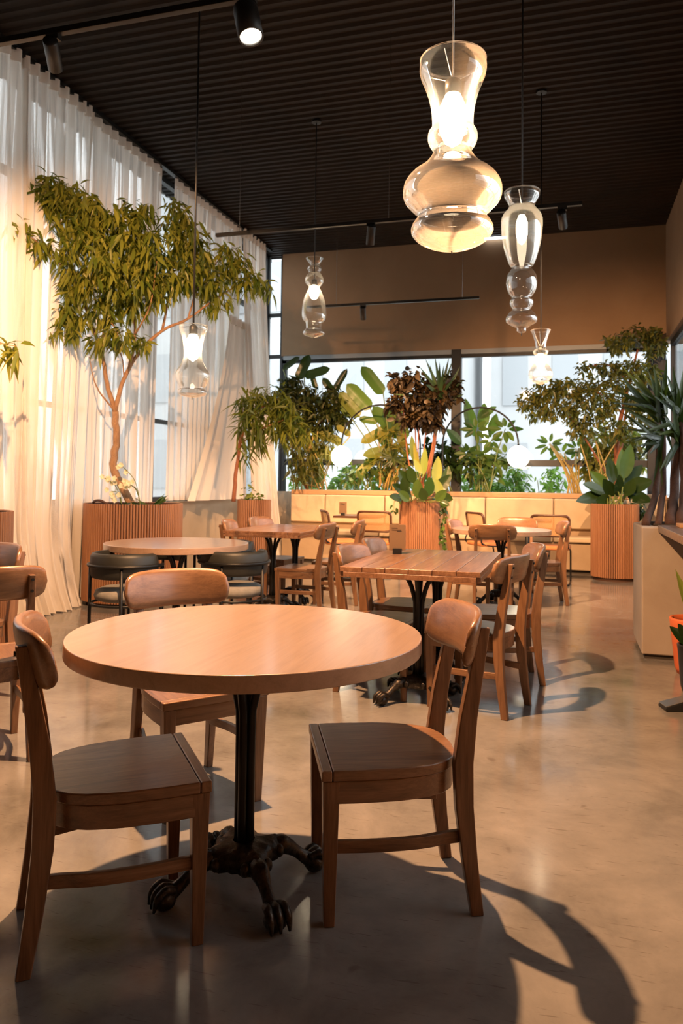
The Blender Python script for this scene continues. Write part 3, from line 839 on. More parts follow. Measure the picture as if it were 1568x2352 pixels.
def card_stand(label, loc, rz, s=1.0):
    t = thing('menu_stand', label, 'menu stand', loc, rz, 'menu card stands')
    MB().box((0, 0, 0.018 * s), (0.058 * s, 0.05 * s, 0.036 * s)).build('base', 'blackmetal', t, bevel=0.002)
    c = MB().box((0, 0, 0.105 * s), (0.105 * s, 0.006, 0.165 * s)).build('card', 'card', t, bevel=0.002)
    for z, w, x in ((0.165, 0.038, -0.018), (0.153, 0.06, -0.006), (0.145, 0.03, 0.012)):
        MB().box((x * s, -0.0038, z * s), (w * s, 0.001, 0.005 * s)).build('print_line', 'print', c)
    return t
card_stand('brown menu card stand on the dark plank table', (-1.055, 4.852, 0.765), 0.20)
card_stand('small brown card stand on the bench table', (-2.995, 10.212, 0.762), 0.2)

# ================================================================ BENCH ALONG THE FAR WALL
bn = thing('banquette_bench', 'tan leather banquette bench along the far window', 'bench', (-1.6, 11.4, 0))
bx0, bx1 = -4.20, 1.30
def bpart(name, mat, x0, x1, y0, y1, z0, z1, bev=0.0, seg=2, parent=bn): return MB().bar(x0 + 1.6, x1 + 1.6, y0 - 11.4, y1 - 11.4, z0, z1).build(name, mat, parent, bevel=bev, seg=seg)
bpart('base', 'benchbase', bx0, bx1, 11.02, 11.98, 0.06, 0.43)
bpart('plinth', 'plinth', bx0, bx1, 11.08, 11.98, 0.0, 0.06)
bpart('back_panel', 'benchbase', bx0, bx1, 11.42, 11.55, 0.43, 1.04)
bpart('ledge', 'ledge', bx0, bx1, 11.40, 12.0, 1.03, 1.10, 0.006)
xs = [-4.19, -3.62, -2.67, -1.90]
xs2 = [-1.74, -1.16, -0.20, 0.34]
xs3 = [0.48, 1.28]
for L in (xs, xs2, xs3):
    for a, b_ in zip(L[:-1], L[1:]):
        bpart('back_cushion', 'cushion', a + 0.006, b_ - 0.006, 11.34, 11.42, 0.60, 1.025, 0.022, 4)
        bpart('seat_cushion', 'cushion', a + 0.006, b_ - 0.006, 10.97, 11.40, 0.432, 0.505, 0.02, 4)
bpart('end_panel', 'ledge', 0.36, 0.46, 11.0, 11.42, 0.0, 1.03)
bpart('end_panel', 'ledge', -1.87, -1.77, 11.0, 11.42, 0.0, 1.03)

# ================================================================ PLANTERS
def planter(label, loc, R_, h, group='fluted wooden planters'):
    t = thing('fluted_planter', label, 'planter', (loc[0], loc[1], 0), 0, group)
    MB().lathe([(R_ * 0.90, 0.0), (R_ * 0.90, 0.045), (R_ - 0.017, 0.046), (R_ - 0.017, h - 0.004), (R_ - 0.05, h - 0.004), (R_ - 0.05, h - 0.06)], 64).build('body', 'flute_core', t)
    n = int(2 * PI * R_ / 0.027); mb = MB()
    for k in range(n):
        w = 2 * PI * k / n; ca, sa = math.cos(w), math.sin(w); pr = []
        for s_, d in ((-0.0088, -0.018), (-0.0088, -0.005), (-0.0045, 0.0), (0.0045, 0.0), (0.0088, -0.005), (0.0088, -0.018)):
            r = R_ + d; pr.append((r * ca - s_ * sa, r * sa + s_ * ca))
        mb.prism(pr, 0.045, h)
    s_ = mb.build('slats', 'flute', t); s_['kind'] = 'stuff'
    MB().lathe([(0.0, h - 0.04), (R_ * 0.5, h - 0.035), (R_ - 0.045, h - 0.05)], 40).build('soil', 'soil', t, smooth=True)
    return t
BP = (-4.20, 6.83)
planter('large round fluted wooden planter holding the tall tree', BP, 0.485, 0.985)
planter('round fluted wooden planter cut by the left edge', (-4.15, 4.40), 0.40, 0.985)
planter('slim fluted planter against the last curtain', (-3.86, 9.12), 0.215, 0.985)
planter('fluted planter full of plants in the middle of the bench', (-1.98, 10.55), 0.285, 0.985)
planter('fluted planter at the right end of the bench', (0.58, 10.62), 0.30, 0.985)

# ================================================================ RIGHT HAND BLOCK, COUNTER, POTS
pr = thing('planter_block', 'cement planter block at the right edge with palms behind', 'planter', (0.9, 6.2, 0))
MB().bar(-0.40, 0.465, -0.35, 0.38, 0.03, 0.93).build('block', 'pier', pr, bevel=0.012, seg=3)
MB().bar(-0.38, 0.45, -0.33, 0.36, 0.0, 0.03).build('plinth', 'plinth', pr)
MB().bar(-0.30, 0.46, -0.20, 0.30, 0.93, 0.945).build('soil', 'soil', pr)
ct = thing('stone_counter', 'dark speckled stone counter top at the right edge', 'counter', (0.95, 5.0, 0))
MB().bar(-0.34, 0.41, -1.25, 0.88, 0.895, 0.945).build('slab', 'granite', ct, bevel=0.003)
MB().bar(0.25, 0.40, -1.2, 0.82, 0.0, 0.895).build('support', 'pier', ct)
tag(MB().box((0, 0, 0.012), (0.30, 0.2, 0.024)).build('wooden_board', 'board', loc=(0.86, 5.62, 0.946), bevel=0.003), 'flat wooden board lying on the stone counter', 'board')
tag(MB().box((0, 0, 0.016), (0.2, 0.15, 0.032)).build('green_box', 'greenbox', loc=(0.90, 5.62, 0.971), bevel=0.004), 'green box on the wooden board', 'box')
def pot(name, label, loc, r0, r1, h, mat, cat='pot'):
    t = thing(name, label, cat, loc)
    MB().lathe([(0, 0), (r0, 0), (r0 * 1.12, h * 0.12), (r1, h * 0.85), (r1 * 1.04, h * 0.97), (r1 * 1.02, h), (r1 * 0.92, h), (r1 * 0.9, h * 0.9)], 36).build('pot_body', mat, t, smooth=True)
    MB().lathe([(0, h * 0.88), (r1 * 0.91, h * 0.88)], 24).build('soil', 'soil', t)
    return t
pot('terracotta_pot', 'orange terracotta pot under the stone counter', (0.80, 5.50, 0), 0.115, 0.155, 0.36, 'terracotta')
pot('plastic_pot', 'black plastic pot in front of the terracotta pot', (0.735, 5.02, 0), 0.08, 0.105, 0.28, 'blackpot')
ft = thing('stand_base', 'black wedge shaped metal base on the floor at the right edge', 'stand', (0.66, 4.62, 0), 0.25)
MB().add([(-0.17, -0.06, 0), (0.2, -0.06, 0), (0.2, 0.06, 0), (-0.17, 0.06, 0), (-0.17, -0.055, 0.02), (0.2, -0.03, 0.13), (0.2, 0.03, 0.13), (-0.17, 0.055, 0.02)], [(3, 2, 1, 0), (4, 5, 6, 7), (0, 1, 5, 4), (1, 2, 6, 5), (2, 3, 7, 6), (3, 0, 4, 7)]).build('wedge', 'blackmetal', ft, bevel=0.004)
MB().add([(-0.168, -0.05, 0.022), (0.19, -0.026, 0.130), (0.19, 0.026, 0.130), (-0.168, 0.05, 0.022), (-0.168, -0.05, 0.026), (0.19, -0.026, 0.134), (0.19, 0.026, 0.134), (-0.168, 0.05, 0.026)], [(3, 2, 1, 0), (4, 5, 6, 7), (0, 1, 5, 4), (1, 2, 6, 5), (2, 3, 7, 6), (3, 0, 4, 7)]).build('steel_plate', 'steel', ft)

# ================================================================ PENDANT LAMPS
def pendant(label, bottom, d, prof, ybot, cable_r, bulb, energy, cable_mat='blackmetal', bulb_mat='bulb', lights=True):
    """prof: (radius, height of that ring above the lowest point), both in metres after scaling by s"""
    s = d / 1760.0
    t = thing('pendant_lamp', label, 'pendant lamp', bottom, 0, 'blown glass pendant lamps')
    pf = [(max(r, 0.0) * s, (ybot - y) * s) for y, r in prof]
    pp = [(p.x, p.z) for p in spline([(r, 0, z) for r, z in pf], 5)]
    MB().lathe([(max(0.0005, r), z) for r, z in pp], 48).build('glass_shade', 'lampglass', t, smooth=True)
    zt = pf[0][1]; rt = pf[0][0]
    MB().tube([(rt * math.cos(2 * PI * k / 40), rt * math.sin(2 * PI * k / 40), zt) for k in range(41)], 0.0035, 6, False).build('rim', 'lampglass', t, smooth=True)
    yb0, yb1, rb = bulb
    z0, z1 = (ybot - yb1) * s, (ybot - yb0) * s
    rb *= s
    MB().lathe([(0.0005, z0), (rb * 0.6, z0 + 0.1 * (z1 - z0)), (rb, z0 + 0.35 * (z1 - z0)), (rb, z1 - 0.25 * (z1 - z0)), (rb * 0.55, z1), (0.0005, z1)], 24).build('bulb', bulb_mat, t, smooth=True)
    MB().lathe([(0.0005, z1), (rb * 0.6, z1), (rb * 0.6, z1 + 0.06), (0.012, z1 + 0.075), (0.0005, z1 + 0.075)], 16).build('socket', 'blackmetal', t, smooth=True)
    MB().tube([(0, 0, z1 + 0.07), (0, 0, ZC - bottom[2])], cable_r, 8).build('cable', cable_mat, t, smooth=True)
    MB().lathe([(0.0005, ZC - bottom[2] - 0.03), (0.05, ZC - bottom[2] - 0.028), (0.05, ZC - bottom[2] - 0.005)], 20).build('canopy', 'blackmetal', t)
    sp_ = MB()
    for k in range(3):
        a = 2 * PI * k / 3 + 0.4; sp_ = MB(); q = min(rt, pf[1][0]) * 0.99
        sp_.tube([(0, 0, z1 + 0.055), (q * math.cos(a), q * math.sin(a), zt - 0.02)], 0.002, 6).build('spoke', 'steel', t)
    MB().tube([(0, 0, -0.012), (0, 0, 0.01)], 0.003, 6).build('finial', 'blackmetal', t)
    p = point_light('pendant_light', (0, 0, (z0 + z1) / 2), energy, WARM, rb * 0.9); p.parent = t
    return t
P1 = [(130, 75), (150, 77), (168, 74), (190, 65), (220, 55), (250, 49), (280, 47), (291, 49), (300, 55), (315, 57), (330, 52), (341, 44), (352, 46), (370, 58), (385, 74), (400, 94), (420, 109), (442, 113), (460, 108), (478, 92), (492, 78), (499, 77), (508, 85), (522, 93), (536, 92), (550, 80), (562, 58), (572, 28), (577, 1)]
pendant('largest clear glass pendant lamp with bulging lower bowl, nearest the camera', (-0.483, 3.264, 2.221), 3.3, P1, 577, 0.004, (212, 336, 31), 220, 'steel')
P2 = [(437, 40), (447, 40), (460, 33), (470, 29), (478, 33), (490, 43), (505, 47), (530, 46), (560, 42), (590, 34), (607, 27), (612, 22), (618, 24), (630, 32), (650, 35), (668, 31), (680, 23), (684, 22), (690, 26), (698, 26), (706, 22), (711, 20), (718, 28), (730, 35), (740, 33), (748, 20), (753, 11), (761, 10), (766, 1)]
pendant('clear glass pendant lamp with vase top and stacked beads, right of the largest', (-0.272, 4.687, 2.126), 4.6, P2, 766, 0.005, (492, 560, 13), 150)
P3 = [(592, 20), (600, 15), (606, 10), (612, 15), (618, 16), (624, 13), (631, 17), (641, 21.5), (649, 20), (656, 14), (660, 12), (668, 16), (685, 23), (705, 27), (723, 28), (734, 25), (740, 19), (746, 18), (755, 18), (759, 22), (765, 25), (770, 20), (776, 1)]
pendant('slim clear glass pendant lamp in front of the brown wall', (-2.584, 7.632, 2.743), 8.1, P3, 776, 0.006, (655, 688, 11), 230)
P4 = [(748, 32), (757, 32), (772, 26), (792, 22), (814, 20), (826, 22), (840, 29), (856, 38), (868, 38), (880, 34), (892, 28), (897, 32), (905, 32), (911, 20), (914, 1)]
pendant('clear glass pendant lamp over the round table with barrel chairs', (-2.637, 5.041, 1.824), 5.6, P4, 914, 0.0075, (768, 830, 16), 170)
P5 = [(758, 22), (768, 18), (785, 13), (800, 12), (806, 17), (812, 16), (818, 12), (830, 14), (845, 22), (857, 27), (866, 26), (871, 21), (877, 17), (884, 1)]
pendant('smallest clear glass pendant lamp in front of the bright right window', (-0.259, 7.611, 2.185), 7.4, P5, 884, 0.006, (812, 850, 10), 150)


# ================================================================ LIGHTING TRACKS AND SPOTS
def track(label, x0, x1, y, z, wires):
    t = thing('lighting_track', label, 'lighting track', ((x0 + x1) / 2, y, z), 0, 'ceiling lighting tracks'); cx = (x0 + x1) / 2
    MB().box((0, 0, 0), (x1 - x0, 0.036, 0.03)).build('rail', 'blackmetal', t, bevel=0.003)
    for x in wires: MB().tube([(x - cx, 0, 0.015), (x - cx, 0, ZC - z)], 0.0025, 6).build('wire', 'steel', t)
    return t
ZT = 3.44
track('black lighting track nearest the camera at upper left', -3.9, -0.9, 3.17, ZT, (-2.87, -1.2))
track('black lighting track in the middle of the room', -3.06, 0.1, 6.25, ZT, (-2.83, -1.46))
track('black lighting track in front of the brown far wall', -3.2, -1.02, 9.14, ZT, (-2.80, -1.22))
def head(label, x, y, target, energy, size, lens='lens_dim', col=SPOTW, drop=0.12, R_=0.036, blend=0.7, lr=0.03):
    loc = Vector((x, y, ZT - drop)); t = thing('track_spotlight', label, 'spotlight', loc, 0, 'track spotlights')
    d = (Vector(target) - loc).normalized(); q = d.to_track_quat('Z', 'Y')
    o = MB().lathe([(0.0005, -0.09), (R_ * 0.95, -0.09), (R_, -0.08), (R_, 0.075), (R_ * 0.86, 0.075), (R_ * 0.84, 0.055)], 28).build('housing', 'blackmetal', t, smooth=True)
    o.rotation_euler = q.to_euler()
    l = MB().lathe([(0.0005, 0.058), (R_ * 0.84, 0.056)], 24).build('lens', lens, t); l.rotation_euler = q.to_euler()
    MB().tube([(0, 0, 0.0), (0, 0, drop - 0.014)], 0.008, 8).build('bracket', 'blackmetal', t)
    MB().box((0, 0, drop - 0.028), (0.07, 0.034, 0.03)).build('adapter', 'blackmetal', t)
    if energy > 0:
        s_ = spot_light('spot_beam', loc + d * 0.085, target, energy, size, blend, col, lr)
        m_ = s_.matrix_world.copy(); s_.parent = t; s_.location = d * 0.085
    return t
KX, KY, KZ = (-1.400, 3.149, 3.300)
head('blazing track spotlight aimed toward the camera', KX, 3.15, (-0.5, 2.6, 0.0), 1150, 150, 'lens', R_=0.058, blend=0.6, drop=ZT - KZ, lr=0.035)
LX, LY, LZ = (-2.458, 3.203, 3.340)
head('track spotlight at upper left tilted down to the curtain', LX, 3.17, (-4.3, 6.8, 1.7), 950, 80)
head('track spotlight at the far upper left corner', -3.32, 3.17, (-4.4, 5.0, 0.9), 120, 80)
MX, MY_, MZ = (-1.615, 6.169, 3.330)
head('track spotlight on the middle track above the plank tables', MX, 6.25, (-2.4, 8.2, 0.6), 900, 85)
NX, NY, NZ = (-2.450, 9.126, 3.330)
head('track spotlight on the track before the brown far wall', NX, 9.14, (-2.9, 11.3, 0.9), 700, 95)
head('track spotlight on the middle track hidden behind the largest pendant', -0.95, 6.25, (-0.6, 9.2, 0.6), 1100, 85)
head('track spotlight on the middle track near the right wall', -0.05, 6.25, (0.4, 10.9, 1.1), 1000, 80)
ll = MB().box((0, 0, 0), (0.34, 0.03, 0.03)).build('linear_lamp', 'led', loc=(-1.099, 12.000, 5.054)); tag(ll, 'small white linear lamp at the top of the brown wall', 'lamp')  # short emissive white bar under the ceiling edge

# ================================================================ ARC LAMPS ON THE LEDGE
def arc_lamp(label, gx, leg_x, y=11.44, zarc=1.80, gz=1.625):
    t = thing('arc_lamp', label, 'lamp', (leg_x, y, 1.10), 0, 'arched globe lamps'); r = abs(gx - leg_x) / 2; s = 1 if gx > leg_x else -1
    pts = [(0, 0, 0), (0, 0, 0.35), (0, 0, zarc - 1.1)] + [(s * (r - r * math.cos(a)), 0, zarc - 1.1 + r * math.sin(a)) for a in [PI * k / 24 for k in range(1, 25)]]
    MB().tube(pts, 0.013, 8).build('arm', 'blackmetal', t, smooth=True)
    MB().lathe([(0.0005, 0), (0.09, 0), (0.09, 0.012), (0.02, 0.02)], 24).build('base', 'blackmetal', t)
    MB().ball((s * 2 * r, 0, gz - 1.1), 0.162, 28, 18).build('globe', 'globe', t, smooth=True)
    MB().tube([(s * 2 * r, 0, zarc - 1.1), (s * 2 * r, 0, gz - 1.1 + 0.15)], 0.02, 10).build('socket', 'blackmetal', t, smooth=True)
    return t
arc_lamp('arched lamp with glowing globe left of the middle planter', -3.39, -2.15)
arc_lamp('arched lamp with glowing globe right of the window column', -0.70, -1.81)

# ================================================================ PLANT HELPERS
LT = np.array([(0, 0, 0), (-0.42, 0.30, 0.10), (0, 0.33, -0.04), (0.42, 0.30, 0.10), (-0.38, 0.62, 0.08), (0, 0.66, -0.05), (0.38, 0.62, 0.08), (0, 1.0, -0.12)])
LF = [(0, 2, 1), (0, 3, 2), (1, 2, 5, 4), (2, 3, 6, 5), (4, 5, 7), (5, 6, 7)]
def leaf_mesh(name, pos, dirs, ups, L, Wd, parent, mat, loc, droop=0.25):
    N = len(pos); d = dirs / np.linalg.norm(dirs, axis=1, keepdims=True)
    sx = np.cross(d, ups); sx /= (np.linalg.norm(sx, axis=1, keepdims=True) + 1e-9); nz = np.cross(sx, d)
    V = np.zeros((N, 8, 3))
    for k in range(8):
        x, y, z = LT[k]
        V[:, k] = pos + sx * (x * Wd)[:, None] + d * (y * L)[:, None] + nz * (z * Wd)[:, None]
        V[:, k, 2] -= droop * L * y * y
    V -= np.array(loc)[None, None]
    vs = V.reshape(-1, 3).tolist(); fs = []
    for i in range(N):
        o = 8 * i
        for f in LF: fs.append(tuple(o + j for j in f))
    me = bpy.data.meshes.new(name); me.from_pydata(vs, [], fs); me.update()
    me.polygons.foreach_set('use_smooth', [True] * len(me.polygons))
    o = obj(name, me, mat, parent); o['kind'] = 'stuff'
    return o
def blobs_to_leaves(blobs, dens, down=0.5):
    P = []; D = []
    for c, rx, ry, n in blobs:
        n = max(4, int(n * dens)); q = nrs.normal(size=(n, 3)); q /= np.linalg.norm(q, axis=1, keepdims=True)
        q *= (nrs.uniform(0.15, 1.0, size=(n, 1)) ** 0.5)
        # clump leaves on twigs
        P.append(np.array(c)[None] + q * np.array([rx, rx * 0.9, ry])[None])
        D.append(q * 0.9 + nrs.normal(size=(n, 3)) * 0.5 + np.array([0, 0, -down])[None])
    return np.concatenate(P), np.concatenate(D)
def clumps(blobs, dens, per, Lm, down):
    """twig clusters: several leaves radiating from one twig tip"""
    P, D = blobs_to_leaves(blobs, dens / per, down * 0.4)
    P2 = np.repeat(P, per, axis=0) + nrs.normal(size=(len(P) * per, 3)) * Lm * 0.18
    D2 = np.repeat(D, per, axis=0) * 0.35 + nrs.normal(size=(len(P) * per, 3)) * 0.75 + np.array([0, 0, -down])[None]
    return P2, D2
def foliage(t, loc, blobs, dens, L, Wd, mat, down=0.5, per=0, droop=0.25, name='foliage'):
    P, D = clumps(blobs, dens, per, L, down) if per else blobs_to_leaves(blobs, dens, down)
    N = len(P); l = L * nrs.uniform(0.65, 1.2, N); w = l * Wd / L * nrs.uniform(0.8, 1.2, N)
    up = np.tile(np.array([0, 0, 1.0]), (N, 1)) + nrs.normal(size=(N, 3)) * 0.5
    return leaf_mesh(name, P, D, up, l, w, t, mat, loc, droop)
def branch(t, loc, pts, r0, r1, mat, name='branch', n=8):
    sp = spline(pts, 5); k = len(sp); rs = [r0 + (r1 - r0) * i / (k - 1) for i in range(k)]
    for i in range(1, k - 1): sp[i] = sp[i] + Vector((rng.uniform(-1, 1), rng.uniform(-1, 1), 0)) * rs[i] * 0.25
    return MB().tube([p - Vector(loc) for p in sp], rs, n).build(name, mat, t, smooth=True)
_bl = {}
def big_mesh(shape, mat):
    if (shape, mat) in _bl: return _bl[(shape, mat)]
    NU = 12; P = []
    for i in range(NU + 1):
        u = i / NU
        if shape == 'paddle': w = 0.5 * min(1, (u / 0.12)) ** 0.6 * min(1, ((1 - u) / 0.22)) ** 0.55
        elif shape == 'oval': w = 0.5 * math.sin(PI * min(1, u ** 0.85)) ** 0.75 if 0 < u < 1 else 0
        elif shape == 'lance': w = 0.5 * math.sin(PI * u ** 0.7) ** 0.9 if 0 < u < 1 else 0
        else: w = 0.5 * min(1, 0.45 + u / 0.25 * 0.55) * min(1, (1 - u) / 0.55) ** 0.8
        w = max(w, 0.012); row = []
        for j in range(7):
            s_ = -1 + 2 * j / 6
            fold = 0.10 * abs(s_) - 0.05 + 0.018 * math.sin(u * 26 + (1 if s_ > 0 else 0)) * abs(s_)
            row.append((w * s_, u, fold * (w * 2)))
        P.append(row)
    me = MB().grid(P).mesh('leaf', True); me.materials.append(M[mat]); _bl[(shape, mat)] = me
    return me
def big_leaf(t, loc, base, tip, width, shape, mat, facing=(0.28, -0.96, 0.25), bend=0.0, name='leaf'):
    b_ = Vector(base); e = Vector(tip); yv = e - b_; L = yv.length; yv.normalize()
    f = Vector(facing) + Vector((rng.uniform(-.35, .35), rng.uniform(-.2, .2), rng.uniform(-.35, .35)))
    xv = yv.cross(f); xv.normalize(); zv = xv.cross(yv)
    o = obj(name, big_mesh(shape, mat), None, t)
    m_ = Matrix((xv * width, yv * L, zv * width)).transposed().to_4x4(); m_.translation = b_ - Vector(loc)
    o.matrix_local = m_
    if bend:
        pass
    return o
def stalk(t, loc, a, b_, r, mat='stem', sag=0.0):
    a = Vector(a); b_ = Vector(b_); m_ = (a + b_) / 2 + Vector((0, 0, sag)); m_.x = a.x + (b_.x - a.x) * 0.35; m_.y = a.y + (b_.y - a.y) * 0.35
    return MB().tube([p - Vector(loc) for p in spline([a, m_, b_], 5)], r, 6).build('stem', mat, t, smooth=True)

# ================================================================ TALL TREE IN THE BIG PLANTER
L0 = (BP[0], BP[1], 0.94)
tr = thing('weeping_fig_tree', 'tall leafy fig tree growing from the big round planter', 'tree', L0)
fork = (-4.364, 6.718, 1.905)
branch(tr, L0, [L0, (-4.378, 6.756, 1.315), (-4.355, 6.731, 1.621), fork], 0.042, 0.032, 'bark', 'trunk', 12)
BR = [
 ([fork, (-4.444, 6.684, 2.188), (-4.466, 6.615, 2.464), (-4.557, 6.523, 2.821), (-4.571, 6.298, 3.155), (-4.593, 6.064, 3.673), (-4.685, 5.926, 3.839)], 0.026, 0.006),
 ([(-4.466, 6.615, 2.464), (-4.412, 6.564, 2.866), (-4.388, 6.451, 3.312), (-4.379, 6.230, 3.711), (-4.519, 6.178, 3.999)], 0.017, 0.005),
 ([fork, (-4.280, 6.731, 2.225), (-4.142, 6.762, 2.489), (-3.916, 6.821, 2.719), (-3.712, 6.980, 2.866), (-3.555, 7.227, 3.102), (-3.372, 7.585, 3.366), (-3.222, 7.836, 3.420)], 0.024, 0.005),
 ([(-4.234, 6.741, 2.322), (-4.122, 6.658, 2.654), (-4.109, 6.544, 3.017), (-4.096, 6.428, 3.455), (-4.008, 6.443, 3.771)], 0.017, 0.005),
 ([(-3.916, 6.821, 2.719), (-3.850, 6.828, 3.070), (-3.841, 6.916, 3.582), (-3.859, 6.896, 3.980)], 0.014, 0.004),
 ([(-3.712, 6.980, 2.866), (-3.662, 7.087, 3.212), (-3.512, 7.225, 3.512), (-3.424, 7.350, 3.657)], 0.011, 0.003),
 ([(-4.557, 6.523, 2.821), (-4.536, 6.221, 2.693)], 0.009, 0.003), ([(-4.571, 6.298, 3.155), (-4.637, 5.853, 3.364), (-4.740, 5.715, 3.449)], 0.009, 0.003),
 ([(-4.412, 6.564, 2.866), (-4.118, 6.347, 2.616), (-4.093, 6.255, 2.494)], 0.008, 0.003), ([(-4.122, 6.658, 2.654), (-3.873, 6.514, 2.912), (-3.762, 6.428, 3.304)], 0.010, 0.003),
 ([(-4.109, 6.544, 3.017), (-4.142, 6.212, 3.270), (-4.123, 6.106, 3.483)], 0.009, 0.003),
 ([fork, (-4.444, 6.584, 2.067), (-4.455, 6.471, 2.204), (-4.496, 6.451, 2.416)], 0.010, 0.004), ([(-4.280, 6.731, 2.225), (-4.246, 6.629, 2.436), (-4.292, 6.504, 2.632)], 0.009, 0.003),
]
for pts, r0, r1 in BR: branch(tr, L0, pts, r0, r1, 'bark', n=7)
TB = []
for px in (
 ((-4.724, 5.913, 3.879), 45, 30), ((-4.594, 6.055, 3.918), 55, 36), ((-4.456, 6.102, 3.736), 75, 45), ((-4.751, 5.712, 3.449), 28, 16), ((-4.618, 5.859, 3.365), 35, 18),
 ((-4.142, 6.201, 3.577), 85, 42), ((-3.995, 6.445, 3.793), 45, 30), ((-4.240, 6.181, 3.330), 95, 55), ((-3.861, 6.393, 3.448), 60, 48), ((-3.850, 6.901, 3.914), 38, 34), ((-3.722, 6.947, 3.694), 42, 50),
 ((-4.040, 6.352, 3.135), 75, 40), ((-4.477, 6.222, 3.129), 45, 40), ((-3.800, 6.833, 3.333), 60, 48), ((-3.597, 7.103, 3.302), 48, 40), ((-3.446, 7.348, 3.542), 48, 30), ((-3.332, 7.492, 3.363), 45, 28), ((-3.213, 7.840, 3.396), 24, 18),
 ((-4.516, 6.226, 2.714), 34, 28), ((-4.334, 6.481, 2.929), 50, 38), ((-4.060, 6.560, 2.975), 38, 36), ((-4.118, 6.348, 2.587), 34, 22), ((-4.006, 6.592, 2.550), 18, 18), ((-3.546, 7.230, 3.103), 40, 22),
 ((-4.564, 6.204, 2.921), 28, 40), ((-4.386, 6.478, 2.588), 24, 26), ((-3.433, 7.347, 3.680), 24, 12), ((-4.611, 6.097, 2.610), 12, 12), ((-3.662, 7.074, 3.570), 35, 35), ((-3.824, 6.624, 3.149), 45, 45)):
    c, rx, ry = px; TB.append((c, rx * 7.5 / 1760, ry * 7.5 / 1760, rx * ry * 0.032))
foliage(tr, L0, TB, 3.6, 0.135, 0.037, 'leaf_ficus', 0.75, 5, 0.3)

# young tree in the planter at the left edge: only one branch reaches into view
L1 = (-4.15, 4.40, 0.94)
t2 = thing('young_fig_tree', 'leafy branch of a fig tree reaching in at the left edge', 'tree', L1)
branch(t2, L1, [L1, (-4.17, 4.42, 1.6), (-4.2, 4.6, 2.1), (-4.178, 4.671, 2.314)], 0.03, 0.012, 'bark', 'trunk')
branch(t2, L1, [(-4.178, 4.671, 2.314), (-4.070, 4.706, 2.234), (-3.945, 4.744, 2.203)], 0.008, 0.003, 'bark')
foliage(t2, L1, [((-4.038, 4.717, 2.186), 0.08, 0.05, 14), ((-3.945, 4.745, 2.171), 0.06, 0.04, 10)], 1.0, 0.17, 0.036, 'leaf_ficus', 0.5, 4, 0.35)
foliage(t2, L1, [((-4.35, 4.45, 2.6), 0.2, 0.3, 200)], 1.0, 0.15, 0.034, 'leaf_ficus', 0.7, 5, 0.3)

# white orchids and fern in the big planter
def orchid(label, base, tips):
    t = thing('orchid', label, 'flower', base, 0, 'white orchids in the big planter')
    for tip in tips:
        stalk(t, base, base, tip, 0.004, 'stem', 0.06)
        for k in range(4):
            c = Vector(tip) + Vector((rng.uniform(-.05, .05), rng.uniform(-.04, .04), rng.uniform(-.06, .02)))
            for j in range(5):
                a = 2 * PI * j / 5 + k
                big_leaf(t, base, c, c + Vector((math.cos(a) * 0.03, -0.008, math.sin(a) * 0.03)), 0.028, 'oval', 'petal', name='petal')
    for k in range(3):
        a = rng.uniform(0, 6.28); big_leaf(t, base, base, Vector(base) + Vector((math.cos(a) * 0.12, math.sin(a) * 0.12, 0.06)), 0.045, 'lance', 'leaf_deep')
    return t
orchid('white orchid left of the tree trunk in the big planter', (-4.20, 6.62, 0.94), [(-4.351, 6.537, 1.234), (-4.278, 6.560, 1.227), (-4.261, 6.570, 1.078), (-4.286, 6.562, 1.107)])
orchid('white orchid right of the tree trunk in the big planter', (-4.05, 6.72, 0.94), [(-4.159, 6.596, 1.194), (-4.122, 6.607, 1.178), (-4.176, 6.585, 1.347)])
fn = thing('fern', 'small green fern at the rim of the big planter', 'plant', (-3.98, 6.80, 0.94))
for k in range(12):
    a = rng.uniform(0, 6.28); big_leaf(fn, (-3.98, 6.80, 0.94), (-3.98, 6.80, 0.94), (-3.98 + 0.17 * math.cos(a), 6.80 + 0.17 * math.sin(a), 0.97 + rng.uniform(0.0, 0.12)), 0.05, 'lance', 'leaf_big', (0, 0, 1))
dw = thing('driftwood', 'curved dark driftwood root on the rim of the big planter', 'driftwood', (-4.42, 6.55, 0.95))
MB().tube(spline([(-0.12, 0.05, 0.0), (-0.06, 0.02, 0.055), (0.03, 0, 0.06), (0.12, 0.0, 0.02), (0.2, 0.02, 0.01)], 6), 0.012, 8).build('root', 'bark_dark', dw, smooth=True)

# ================================================================ LEANING PLANT IN THE SLIM PLANTER
L2 = (-3.86, 9.12, 0.94)
pl = thing('leaning_dracaena', 'leaning narrow leaved plant growing from the slim planter', 'plant', L2)
base2 = Vector(L2)
branch(pl, L2, [(-4.071, 8.947, 0.960), (-4.054, 8.961, 1.303), (-4.023, 8.999, 1.637), (-3.946, 9.029, 2.029), (-3.845, 9.049, 2.280)], 0.03, 0.013, 'bark_red', 'trunk')
branch(pl, L2, [(-4.047, 9.013, 1.638), (-4.041, 9.107, 1.980), (-4.041, 9.096, 2.289)], 0.014, 0.007, 'bark_red')
branch(pl, L2, [(-3.946, 9.029, 2.029), (-3.674, 8.999, 2.189), (-3.479, 8.950, 2.262)], 0.012, 0.006, 'bark_red')
branch(pl, L2, [(-4.031, 9.016, 1.694), (-3.874, 8.955, 1.773), (-3.688, 8.902, 1.878), (-3.391, 8.882, 1.983)], 0.010, 0.005, 'bark_red')
